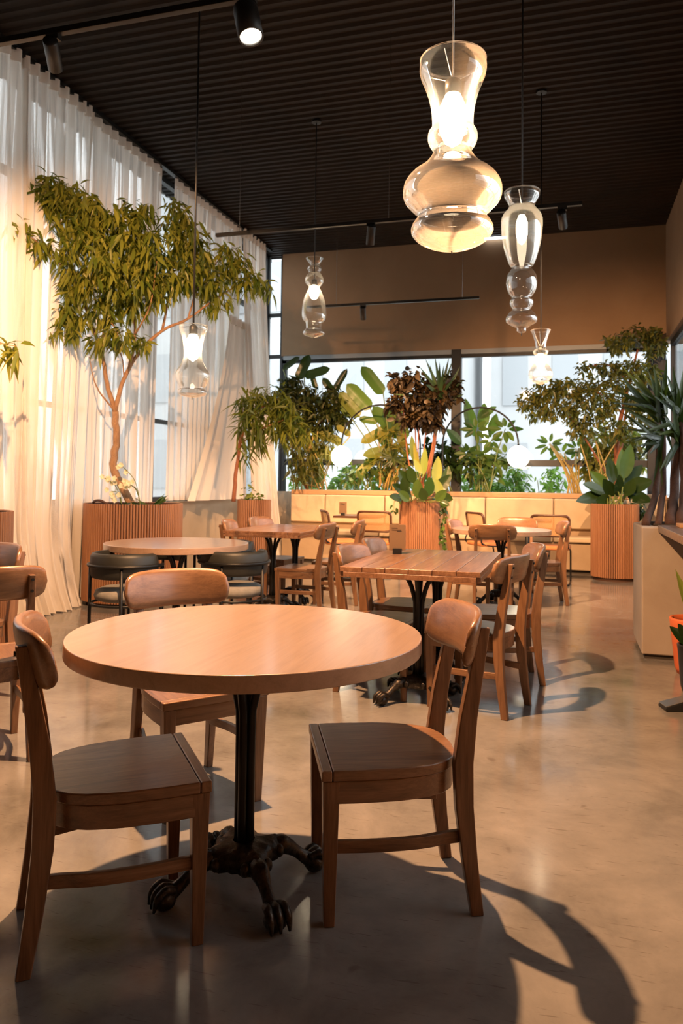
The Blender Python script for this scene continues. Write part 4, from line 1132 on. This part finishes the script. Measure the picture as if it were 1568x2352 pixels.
foliage(pl, L2, [(c, rx * 9.8 / 1760, ry * 9.8 / 1760, rx * ry * 0.06) for c, rx, ry in (
 ((-3.968, 9.015, 2.223), 20, 30), ((-3.664, 8.999, 2.271), 40, 22), ((-3.727, 8.989, 2.050), 45, 30), ((-3.427, 8.972, 2.072), 35, 38), ((-3.978, 9.024, 1.889), 14, 28), ((-3.217, 9.041, 1.884), 32, 24), ((-3.805, 8.974, 1.801), 18, 14), ((-3.962, 9.041, 1.556), 18, 12), ((-3.479, 8.948, 2.317), 18, 12), ((-3.479, 8.965, 1.854), 25, 14))],
 2.2, 0.22, 0.036, 'leaf_pleo', 0.55, 6, 0.35)
gc = thing('ground_cover', 'small yellow green plant on the rim of the slim planter', 'plant', (-3.80, 9.05, 0.94))
foliage(gc, (-3.80, 9.05, 0.94), [((-3.86, 9.06, 1.0), 0.16, 0.06, 60), ((-3.92, 9.06, 1.1), 0.05, 0.1, 16)], 1.0, 0.07, 0.04, 'leaf_light', 0.0)

# ================================================================ PLANTS ON THE LEDGE, LEFT OF THE COLUMN
def scaled(L, D_, dens): return [(c, rx * D_ / 1760, ry * D_ / 1760, rx * ry * dens) for c, rx, ry in L]
L3 = (-4.05, 11.78, 1.10)
sh = thing('ledge_fig_shrub', 'dense dark shrub on the ledge beside the last curtain', 'shrub', L3)
branch(sh, L3, [L3, (-4.276, 11.659, 1.619), (-4.223, 11.652, 2.253), (-4.089, 11.676, 2.677)], 0.03, 0.01, 'bark_red', 'trunk')
branch(sh, L3, [L3, (-4.155, 11.698, 1.550), (-3.885, 11.757, 2.117), (-3.649, 11.814, 2.472)], 0.022, 0.008, 'bark_red')
foliage(sh, L3, scaled([((-4.278, 11.616, 2.780), 26, 26), ((-4.008, 11.704, 2.573), 48, 32), ((-3.629, 11.820, 2.472), 36, 42), ((-4.156, 11.669, 2.324), 40, 36), ((-3.804, 11.778, 2.202), 44, 36), ((-3.439, 11.776, 2.359), 18, 30), ((-4.426, 11.584, 2.462), 14, 60)], 12.4, 0.055), 5.0, 0.13, 0.055, 'leaf_dark', 0.3, 4)
L3b = (-3.95, 11.62, 1.10)
bb = thing('bamboo_palm', 'olive feathery plant below the dark shrub on the ledge', 'plant', L3b)
for k in range(9):
    p = (-4.021, 11.417, 1.748); stalk(bb, L3b, (L3b[0] + rng.uniform(-.3, .3), L3b[1] + rng.uniform(-.05, .05), 1.1), (p[0] + rng.uniform(-.35, .35), p[1] - rng.uniform(0, .2), p[2] + rng.uniform(-.1, .35)), 0.008, 'stem_y')
foliage(bb, L3b, scaled([((-4.055, 11.402, 1.885), 42, 34), ((-3.823, 11.481, 1.614), 34, 34), ((-4.120, 11.398, 1.472), 18, 40), ((-3.626, 11.531, 1.822), 20, 30)], 12.1, 0.05), 4.0, 0.2, 0.032, 'leaf_small', 0.4, 5)
def paddle_plant(label, base, leaves, mat, D_, group='broad leaved plants on the ledge', shape='paddle', stem='stem', name='bird_of_paradise'):
    t = thing(name, label, 'plant', base, 0, group)
    for b_, e, wpx, *mm in leaves:
        big_leaf(t, base, b_, e, wpx * D_ / 1760, shape, mm[0] if mm else mat)
        stalk(t, base, (base[0] + rng.uniform(-.08, .08), base[1] + rng.uniform(-.05, .05), base[2]), b_, 0.009, stem)
    return t
paddle_plant('dark paddle leaves rising above the shrub near the corner', (-4.014, 11.850, 1.129), [
 ((-4.197, 11.637, 2.873), (-4.023, 11.674, 3.277), 24), ((-4.103, 11.663, 2.931), (-3.668, 11.683, 3.041), 23), ((-4.427, 11.563, 3.039), (-4.137, 11.538, 3.223), 15), ((-3.657, 11.805, 2.669), (-3.434, 11.856, 3.059), 15), ((-3.630, 11.813, 2.648), (-3.812, 11.750, 2.906), 18), ((-3.920, 11.724, 2.736), (-3.981, 11.698, 2.946), 13)], 'leaf_deep', 12.4)
paddle_plant('three long green paddle leaves against the bright left pane', (-2.709, 11.800, 1.147), [
 ((-2.827, 11.843, 2.634), (-3.160, 11.729, 3.067), 30, 'leaf_big'), ((-3.019, 11.795, 2.389), (-3.385, 11.672, 2.787), 31, 'leaf_big'), ((-3.185, 11.750, 2.270), (-3.498, 11.644, 2.647), 30, 'leaf_yel'), ((-3.338, 11.704, 2.281), (-3.471, 11.659, 2.453), 18, 'leaf_big')], 'leaf_big', 12.2)
paddle_plant('broad yellow green leaves around the left globe lamp', (-2.801, 11.800, 1.146), [
 ((-2.735, 11.869, 2.101), (-3.149, 11.713, 1.851), 27, 'leaf_yel'), ((-2.588, 11.924, 1.784), (-3.111, 11.690, 1.650), 26, 'leaf_yel'), ((-2.940, 11.825, 1.628), (-3.216, 11.672, 1.298), 24, 'leaf_yel'), ((-2.655, 11.895, 2.032), (-2.981, 11.784, 2.429), 32, 'leaf_big'),
 ((-2.575, 11.922, 1.923), (-2.795, 11.839, 2.418), 32, 'leaf_big'), ((-2.489, 11.949, 1.910), (-2.627, 11.848, 2.402), 30, 'leaf_yel'), ((-2.901, 11.816, 2.195), (-3.193, 11.728, 2.233), 18, 'leaf_big'), ((-2.688, 11.897, 1.700), (-2.940, 11.809, 2.077), 24, 'leaf_big'), ((-2.455, 11.969, 1.634), (-2.580, 11.875, 2.044), 22, 'leaf_yel')], 'leaf_yel', 11.9, stem='stem_y')
paddle_plant('yellow lit leaves low on the ledge left of the globe lamp', (-3.849, 11.800, 1.131), [
 ((-3.444, 11.668, 1.843), (-3.790, 11.518, 2.008), 24, 'leaf_yel'), ((-3.583, 11.634, 1.633), (-3.949, 11.482, 1.710), 24, 'leaf_yel'), ((-4.014, 11.523, 1.185), (-4.054, 11.457, 1.529), 18, 'leaf_yel'), ((-3.735, 11.603, 1.258), (-3.896, 11.501, 1.600), 20, 'leaf_big'), ((-3.318, 11.701, 1.969), (-3.526, 11.592, 2.115), 16, 'leaf_yel'), ((-3.828, 11.578, 1.201), (-3.750, 11.546, 1.547), 16, 'leaf_big')], 'leaf_yel', 11.9, stem='stem_y')
L4 = (-2.614, 11.750, 1.135)
rp = thing('lady_palm', 'small fan leaved palm beside the middle planter', 'plant', L4)
for k in range(26):
    a = rng.uniform(0, 2 * PI); c = (-2.606, 11.633, 1.608); e = rng.uniform(0.16, 0.27)
    big_leaf(rp, L4, c, (c[0] + e * math.cos(a), c[1] - 0.05, c[2] + 0.75 * e * math.sin(a)), 0.035, 'strap', 'leaf_palm')
for k in range(8): stalk(rp, L4, (L4[0] + rng.uniform(-.18, .15), L4[1], 1.1), (L4[0] + rng.uniform(-.12, .12), L4[1], rng.uniform(1.4, 1.6)), 0.008, 'stem_y')

def ledge_filler(name, label, base, blobs, D_, mat, L, Wd, dens, stems):
    t = thing(name, label, 'plant', base, 0, 'leafy plants low on the ledge')
    for k in range(stems):
        c = blobs[k % len(blobs)][0]
        stalk(t, base, (base[0] + rng.uniform(-.15, .15), base[1] + rng.uniform(-.05, .05), 1.1), (c[0] + rng.uniform(-.12, .12), c[1], c[2] + rng.uniform(-.05, .12)), 0.007, 'stem')
    foliage(t, base, scaled(blobs, D_, 0.05), dens, L, Wd, mat, 0.2, 3)
    return t
ledge_filler('philodendron', 'low green leafy plant on the ledge under the left globe lamp', (-3.126, 11.820, 1.127), [((-3.157, 11.791, 1.383), 34, 26), ((-2.904, 11.864, 1.421), 26, 24), ((-3.356, 11.734, 1.311), 22, 18)], 12.2, 'leaf_big', 0.14, 0.075, 1.6, 8)
ledge_filler('philodendron', 'dark leafy plant on the ledge just left of the window column', (-1.843, 11.850, 1.145), [((-1.848, 11.859, 1.564), 26, 44), ((-2.042, 11.796, 1.696), 22, 36)], 11.9, 'leaf_deep', 0.16, 0.09, 2.0, 8)
ledge_filler('philodendron', 'dark leafy plant on the ledge below the umbrella plant', (-1.244, 11.860, 1.153), [((-1.459, 11.974, 1.569), 34, 30), ((-1.102, 12.081, 1.540), 40, 24), ((-1.328, 12.021, 1.334), 46, 16)], 11.9, 'leaf_big', 0.15, 0.075, 1.8, 9)
ledge_filler('philodendron', 'leafy yellow green plant on the ledge beside the middle planter', (-2.638, 11.860, 1.134), [((-2.670, 11.812, 1.903), 30, 30), ((-2.801, 11.787, 1.524), 26, 24), ((-2.484, 11.780, 1.423), 22, 26)], 12.1, 'leaf_yel', 0.2, 0.075, 1.3, 8)

# ================================================================ PLANTS IN THE MIDDLE PLANTER
L5 = (-1.98, 10.55, 0.94)
cr = thing('dark_leaf_plant', 'dense dark brown leaved plant in the middle planter', 'plant', L5)
for e in ((-2.071, 10.513, 2.314), (-1.867, 10.576, 2.256), (-2.216, 10.470, 2.312), (-1.721, 10.614, 2.379), (-1.984, 10.532, 2.497)):
    branch(cr, L5, [(L5[0] + rng.uniform(-.1, .1), L5[1] + rng.uniform(-.1, .1), 0.94), ((L5[0] + e[0]) / 2 + rng.uniform(-.05, .05), L5[1], 1.5), e], 0.012, 0.008, 'bark_red', 'stem')
foliage(cr, L5, scaled([((-2.258, 10.446, 2.627), 22, 30), ((-2.083, 10.502, 2.526), 38, 42), ((-2.333, 10.434, 2.359), 20, 20), ((-2.012, 10.534, 2.205), 44, 34), ((-1.779, 10.595, 2.427), 32, 40), ((-1.570, 10.650, 2.636), 20, 26), ((-1.523, 10.671, 2.442), 14, 20), ((-2.187, 10.485, 2.142), 28, 22), ((-1.837, 10.589, 2.122), 28, 26), ((-2.042, 10.506, 2.739), 14, 10)], 10.7, 0.055), 3.0, 0.12, 0.085, 'leaf_croton', 0.3, 3)
L6 = (-1.88, 10.62, 0.94)
yu = thing('yucca', 'spiky green yucca rising above the dark leaved plant', 'plant', L6)
yc = Vector((-1.709, 10.618, 2.367))
branch(yu, L6, [L6, (-1.86, 10.62, 1.4), tuple(yc)], 0.03, 0.024, 'bark_red', 'trunk')
for e in ((-1.920, 10.534, 2.966), (-1.775, 10.472, 2.981), (-1.696, 10.395, 2.882), (-1.600, 10.628, 2.988), (-1.544, 10.543, 2.912), (-1.977, 10.418, 2.834), (-1.941, 10.331, 2.640), (-1.454, 10.676, 2.856), (-1.839, 10.458, 2.860), (-1.623, 10.314, 2.820), (-1.394, 10.597, 2.661), (-1.458, 10.368, 2.692), (-1.944, 10.640, 2.743), (-2.403, 10.405, 2.565), (-2.323, 10.329, 2.451), (-1.382, 10.607, 2.463)):
    big_leaf(yu, L6, yc + Vector((rng.uniform(-.05, .05), 0, rng.uniform(-.02, .05))), e, 0.055, 'strap', 'leaf_yucca')
L7 = (-1.98, 10.42, 0.94)
ph = thing('calathea', 'broad leaved plants with pale patterned leaves at the front of the middle planter', 'plant', L7)
for b_, e, w, mt in (((-1.886, 10.291, 1.328), (-1.864, 10.283, 1.706), 18, 'leaf_light'), ((-1.727, 10.342, 1.212), (-1.694, 10.338, 1.590), 25, 'leaf_light'), ((-1.915, 10.281, 1.357), (-2.011, 10.245, 1.551), 15, 'leaf_light'), ((-1.643, 10.268, 1.049), (-1.711, 10.240, 1.282), 22, 'leaf_light'),
    ((-2.039, 10.256, 1.043), (-2.250, 9.979, 1.205), 26, 'leaf_deep'), ((-2.067, 10.243, 1.160), (-2.188, 10.094, 1.405), 28, 'leaf_deep'), ((-2.011, 10.258, 1.220), (-2.059, 10.130, 1.453), 24, 'leaf_deep'), ((-1.727, 10.346, 1.106), (-1.529, 10.396, 1.344), 28, 'leaf_deep'), ((-1.670, 10.365, 1.047), (-1.472, 10.216, 1.006), 24, 'leaf_deep'),
    ((-2.131, 10.125, 1.014), (-2.266, 9.875, 1.044), 20, 'leaf_deep'), ((-1.777, 10.124, 1.049), (-1.760, 10.016, 1.309), 26, 'leaf_big'), ((-1.916, 10.084, 1.018), (-1.909, 9.973, 1.278), 24, 'leaf_big'), ((-1.630, 10.477, 1.166), (-1.588, 10.583, 1.467), 24, 'leaf_deep'), ((-2.103, 10.131, 1.073), (-2.111, 10.016, 1.305), 22, 'leaf_deep'),
    ((-2.050, 10.444, 1.521), (-2.079, 10.422, 1.882), 16, 'leaf_yel'), ((-1.962, 10.371, 1.370), (-2.031, 10.336, 1.757), 12, 'leaf_yel'), ((-2.027, 10.053, 0.988), (-2.145, 9.909, 1.115), 22, 'leaf_big'), ((-1.694, 10.151, 0.992), (-1.540, 10.087, 1.139), 22, 'leaf_big'), ((-1.815, 10.011, 0.993), (-1.835, 9.894, 1.165), 22, 'leaf_deep'), ((-1.622, 10.068, 0.984), (-1.486, 10.006, 0.931), 18, 'leaf_deep')):
    big_leaf(ph, L7, b_, e, w * 10.4 / 1760, 'oval', mt); stalk(ph, L7, (L7[0] + rng.uniform(-.12, .12), L7[1] + rng.uniform(-.08, .08), 0.94), b_, 0.006, 'stem')
vi = thing('trailing_vine', 'trailing vine hanging down the side of the middle planter', 'vine', (-1.67, 10.62, 0.97))
def vine(t, loc, pts, n, L, mat='leaf_big'):
    branch(t, loc, pts, 0.005, 0.003, 'stem', 'vine_stem', 6); sp = spline(pts, 8)
    P = np.array([tuple(sp[rng.randrange(len(sp))] + Vector((rng.uniform(-.05, .05), rng.uniform(-.04, .04), rng.uniform(-.03, .03)))) for _ in range(n)])
    D_ = nrs.normal(size=(n, 3)) + np.array([0, -0.4, -0.6]); l = L * nrs.uniform(0.7, 1.2, n)
    leaf_mesh('vine_leaves', P, D_, np.tile(np.array([0, -0.7, 0.7]), (n, 1)), l, l * 0.7, t, mat, loc)
vine(vi, (-1.67, 10.62, 0.97), [(-1.72, 10.58, 0.98), (-1.66, 10.55, 0.94), (-1.65, 10.55, 0.6), (-1.66, 10.55, 0.25)], 70, 0.075)
vine(vi, (-1.67, 10.62, 0.97), [(-2.16, 10.35, 0.98), (-2.29, 10.34, 0.98), (-2.30, 10.35, 0.8)], 8, 0.1)

# ================================================================ PLANTS RIGHT OF THE COLUMN
def whorl(t, loc, c, r, n, mat, w=0.3):
    c = Vector(c)
    for k in range(n):
        a = 2 * PI * k / n + rng.uniform(-.2, .2); d = Vector((math.cos(a), -0.25, math.sin(a) * 0.85 - 0.1)) * r * rng.uniform(0.8, 1.1)
        big_leaf(t, loc, c + d * 0.2, c + d, r * w, 'oval', mat)
L8 = (-1.270, 11.800, 1.127)
s1 = thing('umbrella_plant', 'umbrella plant with finger like leaves beside the window column', 'plant', L8, 0, 'umbrella plants on the ledge')
for c, r in (((-1.393, 12.079, 2.084), 0.26), ((-0.941, 12.109, 2.082), 0.28), ((-1.158, 12.155, 1.916), 0.22), ((-1.329, 12.009, 1.672), 0.26), ((-0.940, 12.124, 1.677), 0.26), ((-1.479, 11.859, 1.699), 0.24)):
    whorl(s1, L8, c, r, 8, 'leaf_big'); stalk(s1, L8, (L8[0] + rng.uniform(-.15, .15), L8[1], 1.1), c, 0.008, 'stem')
for b_, e, w in (((-1.431, 12.176, 1.967), (-1.564, 12.115, 2.570), 34), ((-1.299, 12.211, 2.092), (-1.274, 12.203, 2.505), 30), ((-1.385, 12.179, 2.263), (-1.089, 12.260, 2.445), 20), ((-1.602, 12.026, 1.843), (-1.822, 11.848, 2.071), 24), ((-1.187, 12.248, 1.991), (-1.080, 12.163, 2.326), 24)):
    big_leaf(s1, L8, b_, e, w * 12.0 / 1760, 'oval', 'leaf_big')
L9 = (0.081, 11.800, 1.147)
s2 = thing('umbrella_plant', 'pale green umbrella plant left of the right planter', 'plant', L9, 0, 'umbrella plants on the ledge')
for c, r in (((-0.279, 12.313, 1.854), 0.24), ((-0.097, 12.372, 1.708), 0.26), ((0.130, 12.436, 1.792), 0.24)): whorl(s2, L9, c, r, 9, 'leaf_big', 0.24)
for k in range(9):
    c = ((-0.279, 12.313, 1.854), (-0.097, 12.372, 1.708), (0.130, 12.436, 1.792))[k % 3]
    stalk(s2, L9, (L9[0] + rng.uniform(-.1, .1), L9[1] + rng.uniform(-.06, .06), 1.1), (c[0] + rng.uniform(-.04, .04), c[1], c[2]), 0.013, 'stem_y')
# small leaved tree at the right
L10 = (0.66, 11.72, 1.10)
rt_ = thing('small_leaf_tree', 'wide small leaved tree spreading before the right window pane', 'tree', L10)
branch(rt_, L10, [L10, (0.677, 12.089, 1.451), (0.689, 11.868, 1.892), (0.736, 11.660, 2.256), (0.837, 11.674, 2.694), (0.956, 11.691, 3.196)], 0.05, 0.014, 'bark_red', 'trunk')
branch(rt_, L10, [(0.653, 11.873, 1.447), (0.768, 11.785, 1.951), (0.808, 11.679, 2.319), (1.107, 11.751, 2.760)], 0.03, 0.010, 'bark_red')
branch(rt_, L10, [(0.611, 11.868, 1.256), (0.239, 11.526, 1.875), (-0.031, 11.329, 2.237), (-0.447, 11.197, 2.479)], 0.016, 0.005, 'bark_red')
branch(rt_, L10, [(0.736, 11.660, 2.256), (0.503, 11.478, 2.491), (0.147, 11.368, 2.611)], 0.016, 0.005, 'bark_red')
branch(rt_, L10, [(0.837, 11.674, 2.694), (0.562, 11.479, 2.925), (0.265, 11.392, 2.921)], 0.012, 0.004, 'bark_red')
foliage(rt_, L10, scaled([((-0.554, 11.168, 2.416), 26, 24), ((-0.328, 11.231, 2.512), 38, 28), ((-0.031, 11.316, 2.577), 42, 28), ((0.266, 11.405, 2.550), 42, 34), ((-0.161, 11.289, 2.266), 46, 24), ((0.219, 11.403, 2.240), 50, 30), ((-0.435, 11.210, 2.232), 28, 12), ((0.515, 11.486, 2.368), 28, 30), ((0.574, 11.492, 2.678), 28, 18), ((0.148, 11.391, 1.992), 34, 18),
  ((0.986, 11.693, 3.383), 42, 24), ((0.680, 11.503, 3.236), 38, 24), ((1.178, 11.756, 3.199), 26, 28), ((0.336, 11.413, 2.922), 24, 10), ((0.562, 11.482, 2.863), 32, 18), ((0.859, 11.568, 2.898), 38, 24), ((1.119, 11.752, 2.823), 26, 24), ((0.170, 11.365, 2.871), 10, 12), ((0.830, 11.573, 2.526), 40, 34), ((1.008, 11.635, 2.281), 36, 30), ((0.682, 11.548, 2.029), 34, 26)], 10.9, 0.075), 4.2, 0.085, 0.042, 'leaf_small', 0.2, 4)
L11 = (0.45, 11.62, 1.10)
ye = thing('golden_croton', 'golden leaved shrub lit behind the right planter', 'shrub', L11)  # gold of lamp-lit foliage is put into the leaf colour
for k in range(6): stalk(ye, L11, (L11[0] + rng.uniform(-.2, .3), L11[1], 1.1), (L11[0] + rng.uniform(-.3, .4), L11[1] - .05, rng.uniform(1.5, 1.9)), 0.008, 'stem_y')
foliage(ye, L11, scaled([((0.423, 12.206, 1.913), 40, 28), ((0.601, 12.270, 1.586), 42, 36), ((0.297, 12.182, 1.549), 26, 36), ((0.865, 12.338, 1.886), 34, 34), ((0.992, 12.386, 1.591), 30, 30)], 11.6, 0.032), 3.6, 0.17, 0.085, 'leaf_yel', 0.3, 3)
L12 = (0.58, 10.62, 0.94)
bl = thing('broad_leaf_rosette', 'glossy broad leaved plant in the right planter', 'plant', L12)
for b_, e, w, mt in (((0.506, 10.903, 1.106), (0.094, 10.471, 1.008), 32, 'leaf_deep'), ((0.478, 10.894, 1.135), (0.182, 10.594, 1.236), 32, 'leaf_deep'), ((0.539, 11.015, 1.164), (0.281, 10.825, 1.413), 28, 'leaf_big'), ((0.584, 11.025, 1.253), (0.527, 10.995, 1.607), 30, 'leaf_deep'), ((0.713, 10.957, 1.313), (0.802, 10.966, 1.782), 32, 'leaf_big'),
    ((0.687, 11.160, 1.255), (0.703, 11.147, 1.732), 30, 'leaf_big'), ((0.758, 10.974, 1.197), (1.063, 10.853, 1.287), 36, 'leaf_deep'), ((0.759, 10.978, 1.109), (1.047, 10.753, 1.020), 30, 'leaf_deep'), ((0.709, 11.063, 1.225), (0.964, 11.128, 1.506), 32, 'leaf_deep'), ((0.585, 10.823, 1.079), (0.441, 10.668, 1.308), 28, 'leaf_deep'), ((0.640, 10.839, 1.080), (0.627, 10.616, 1.366), 30, 'leaf_deep'),
    ((0.723, 10.864, 1.081), (0.826, 10.781, 1.313), 30, 'leaf_deep'), ((0.529, 10.807, 1.049), (0.344, 10.545, 1.022), 26, 'leaf_deep'), ((0.668, 10.849, 1.034), (0.729, 10.551, 1.113), 26, 'leaf_deep'), ((0.426, 10.985, 1.074), (0.251, 10.723, 1.104), 26, 'leaf_big')):
    big_leaf(bl, L12, b_, e, w * 10.3 / 1760, 'oval', mt); stalk(bl, L12, (L12[0] + rng.uniform(-.1, .1), L12[1] + rng.uniform(-.1, .1), 0.94), b_, 0.009, 'stem')
v2 = thing('trailing_vine', 'trailing vine hanging behind the right side of the right planter', 'vine', (0.88, 10.75, 0.97))
vine(v2, (0.88, 10.75, 0.97), [(0.80, 10.72, 0.98), (0.91, 10.75, 0.95), (0.93, 10.75, 0.6), (0.92, 10.75, 0.2)], 90, 0.08, 'leaf_deep')

# ================================================================ STRAP LEAVED PALM AT THE RIGHT EDGE
L13 = (0.95, 6.25, 0.94)
pm = thing('strap_leaf_palm', 'dark strap leaved palm with fibrous trunks at the right edge', 'palm', L13)
crowns = []
for b_, pts, r in (((0.545, 5.361, 0.940), ((0.716, 6.996, 1.208), (0.733, 6.986, 1.615)), 0.030), ((0.631, 5.510, 0.940), ((0.764, 6.904, 1.246), (0.768, 6.990, 1.800)), 0.026), ((0.714, 5.664, 0.940), ((0.835, 6.822, 1.210), (0.875, 6.820, 1.604)), 0.040), ((0.785, 5.702, 0.940), ((0.902, 6.735, 1.282), (0.881, 6.711, 1.775)), 0.038)):
    b_ = (b_[0], min(max(b_[1], 6.05), 6.45), 0.94)
    branch(pm, L13, [b_, *pts], r, r * 0.8, 'bark_dark', 'trunk', 10); crowns.append(pts[-1])
c1 = Vector((0.733, 6.985, 1.651)); c2 = Vector((0.768, 6.988, 1.836)); c3 = Vector((0.882, 6.815, 1.783)); c4 = Vector((0.882, 6.822, 1.605))
for c, e, w in [(c2, (0.384, 6.972, 2.036), 15), (c2, (0.462, 7.095, 2.163), 16), (c2, (0.528, 7.111, 2.240), 17), (c2, (0.667, 7.153, 2.227), 16), (c2, (0.348, 6.757, 1.913), 11), (c2, (0.689, 6.950, 2.249), 15), (c1, (0.480, 6.696, 1.796), 12), (c1, (0.442, 6.793, 1.696), 11), (c1, (0.504, 6.711, 1.582), 12), (c1, (0.557, 6.625, 1.507), 12), (c1, (0.635, 6.753, 1.476), 12),
    (c1, (0.477, 6.901, 1.870), 13), (c2, (0.725, 6.653, 2.090), 18), (c2, (0.664, 6.533, 2.040), 18), (c2, (0.776, 6.670, 2.055), 18), (c3, (0.822, 6.782, 2.212), 15), (c3, (0.940, 6.918, 2.302), 15), (c3, (0.748, 6.867, 2.154), 15), (c3, (1.011, 6.838, 2.214), 15), (c4, (0.784, 6.470, 1.858), 18), (c4, (0.735, 6.460, 1.755), 16), (c4, (0.898, 6.503, 1.894), 18),
    (c4, (0.731, 6.578, 1.348), 13), (c4, (0.947, 6.643, 1.316), 14), (c1, (0.663, 6.771, 1.208), 11), (c3, (0.641, 6.633, 1.965), 16), (c3, (0.946, 6.619, 1.975), 16), (c2, (0.556, 6.607, 1.982), 15), (c2, (0.523, 6.601, 1.876), 14), (c2, (0.798, 6.592, 1.488), 14), (c1, (0.581, 6.523, 1.624), 14), (c3, (0.670, 6.445, 1.618), 14)]:
    for rep in range(2):
        e2 = Vector(e) + Vector((rng.uniform(-.10, .10), rng.uniform(-.12, .12), rng.uniform(-.10, .08))) * rep
        big_leaf(pm, L13, c + Vector((rng.uniform(-.04, .04), rng.uniform(-.04, .04), rng.uniform(-.08, .06))), e2, w * 0.85 * 6.4 / 1760, 'strap', 'leaf_palm')

# plants in the pots under the counter
L14 = (0.735, 5.02, 0.25)
p4 = thing('rubber_plant', 'small dark leaved plant in the black plastic pot', 'plant', L14)
for b_, e, w in ((L14, (0.596, 5.113, 0.364), 0.075), (L14, (0.631, 5.017, 0.398), 0.08), (L14, (0.691, 5.034, 0.431), 0.08), (L14, (0.701, 4.936, 0.320), 0.08)): big_leaf(p4, L14, b_, e, w, 'oval', 'leaf_deep')
L15 = (0.80, 5.50, 0.32)
p5 = thing('snake_plant', 'tall curved green leaves in the terracotta pot', 'plant', L15)
for b_, e, w in ((L15, (0.698, 5.654, 0.657), 0.07), (L15, (0.758, 5.670, 0.711), 0.07), (L15, (0.809, 5.687, 0.653), 0.06)): big_leaf(p5, L15, b_, e, w, 'lance', 'leaf_light')

# ================================================================ GARDEN SHRUBS OUTSIDE THE FAR WINDOW
gs = [(-4.6, 13.4, 'near the corner'), (-3.9, 13.5, 'below the dark shrub'), (-3.2, 13.4, 'below the left globe lamp'), (-2.5, 13.5, 'left of the middle planter'), (-1.5, 13.4, 'right of the window column'), (-0.95, 13.6, 'below the umbrella plant'), (-0.35, 13.5, 'below the right globe lamp')]
for k, (x, y, w) in enumerate(gs):
    t = thing('garden_shrub', 'bright green garden shrub outside the far window ' + w, 'shrub', (x, y, -0.25), 0, 'garden shrubs outside')
    for j in range(4): branch(t, (x, y, -0.25), [(x + rng.uniform(-.1, .1), y, -0.25), (x + rng.uniform(-.2, .2), y, 0.6), (x + rng.uniform(-.3, .3), y, 1.3)], 0.014, 0.006, 'stem', 'stem', 6)
    foliage(t, (x, y, -0.25), [((x, y, 1.15), 0.34, 0.28, 150), ((x + .1, y, 1.4), 0.2, 0.15, 40)], 2.2 if k < 6 else 1.0, 0.13, 0.06, 'leaf_out', 0.1, 3)
for o in bpy.data.objects:
    if o.type == 'MESH' and len(o.data.materials) == 0: print('NOMAT', o.name)
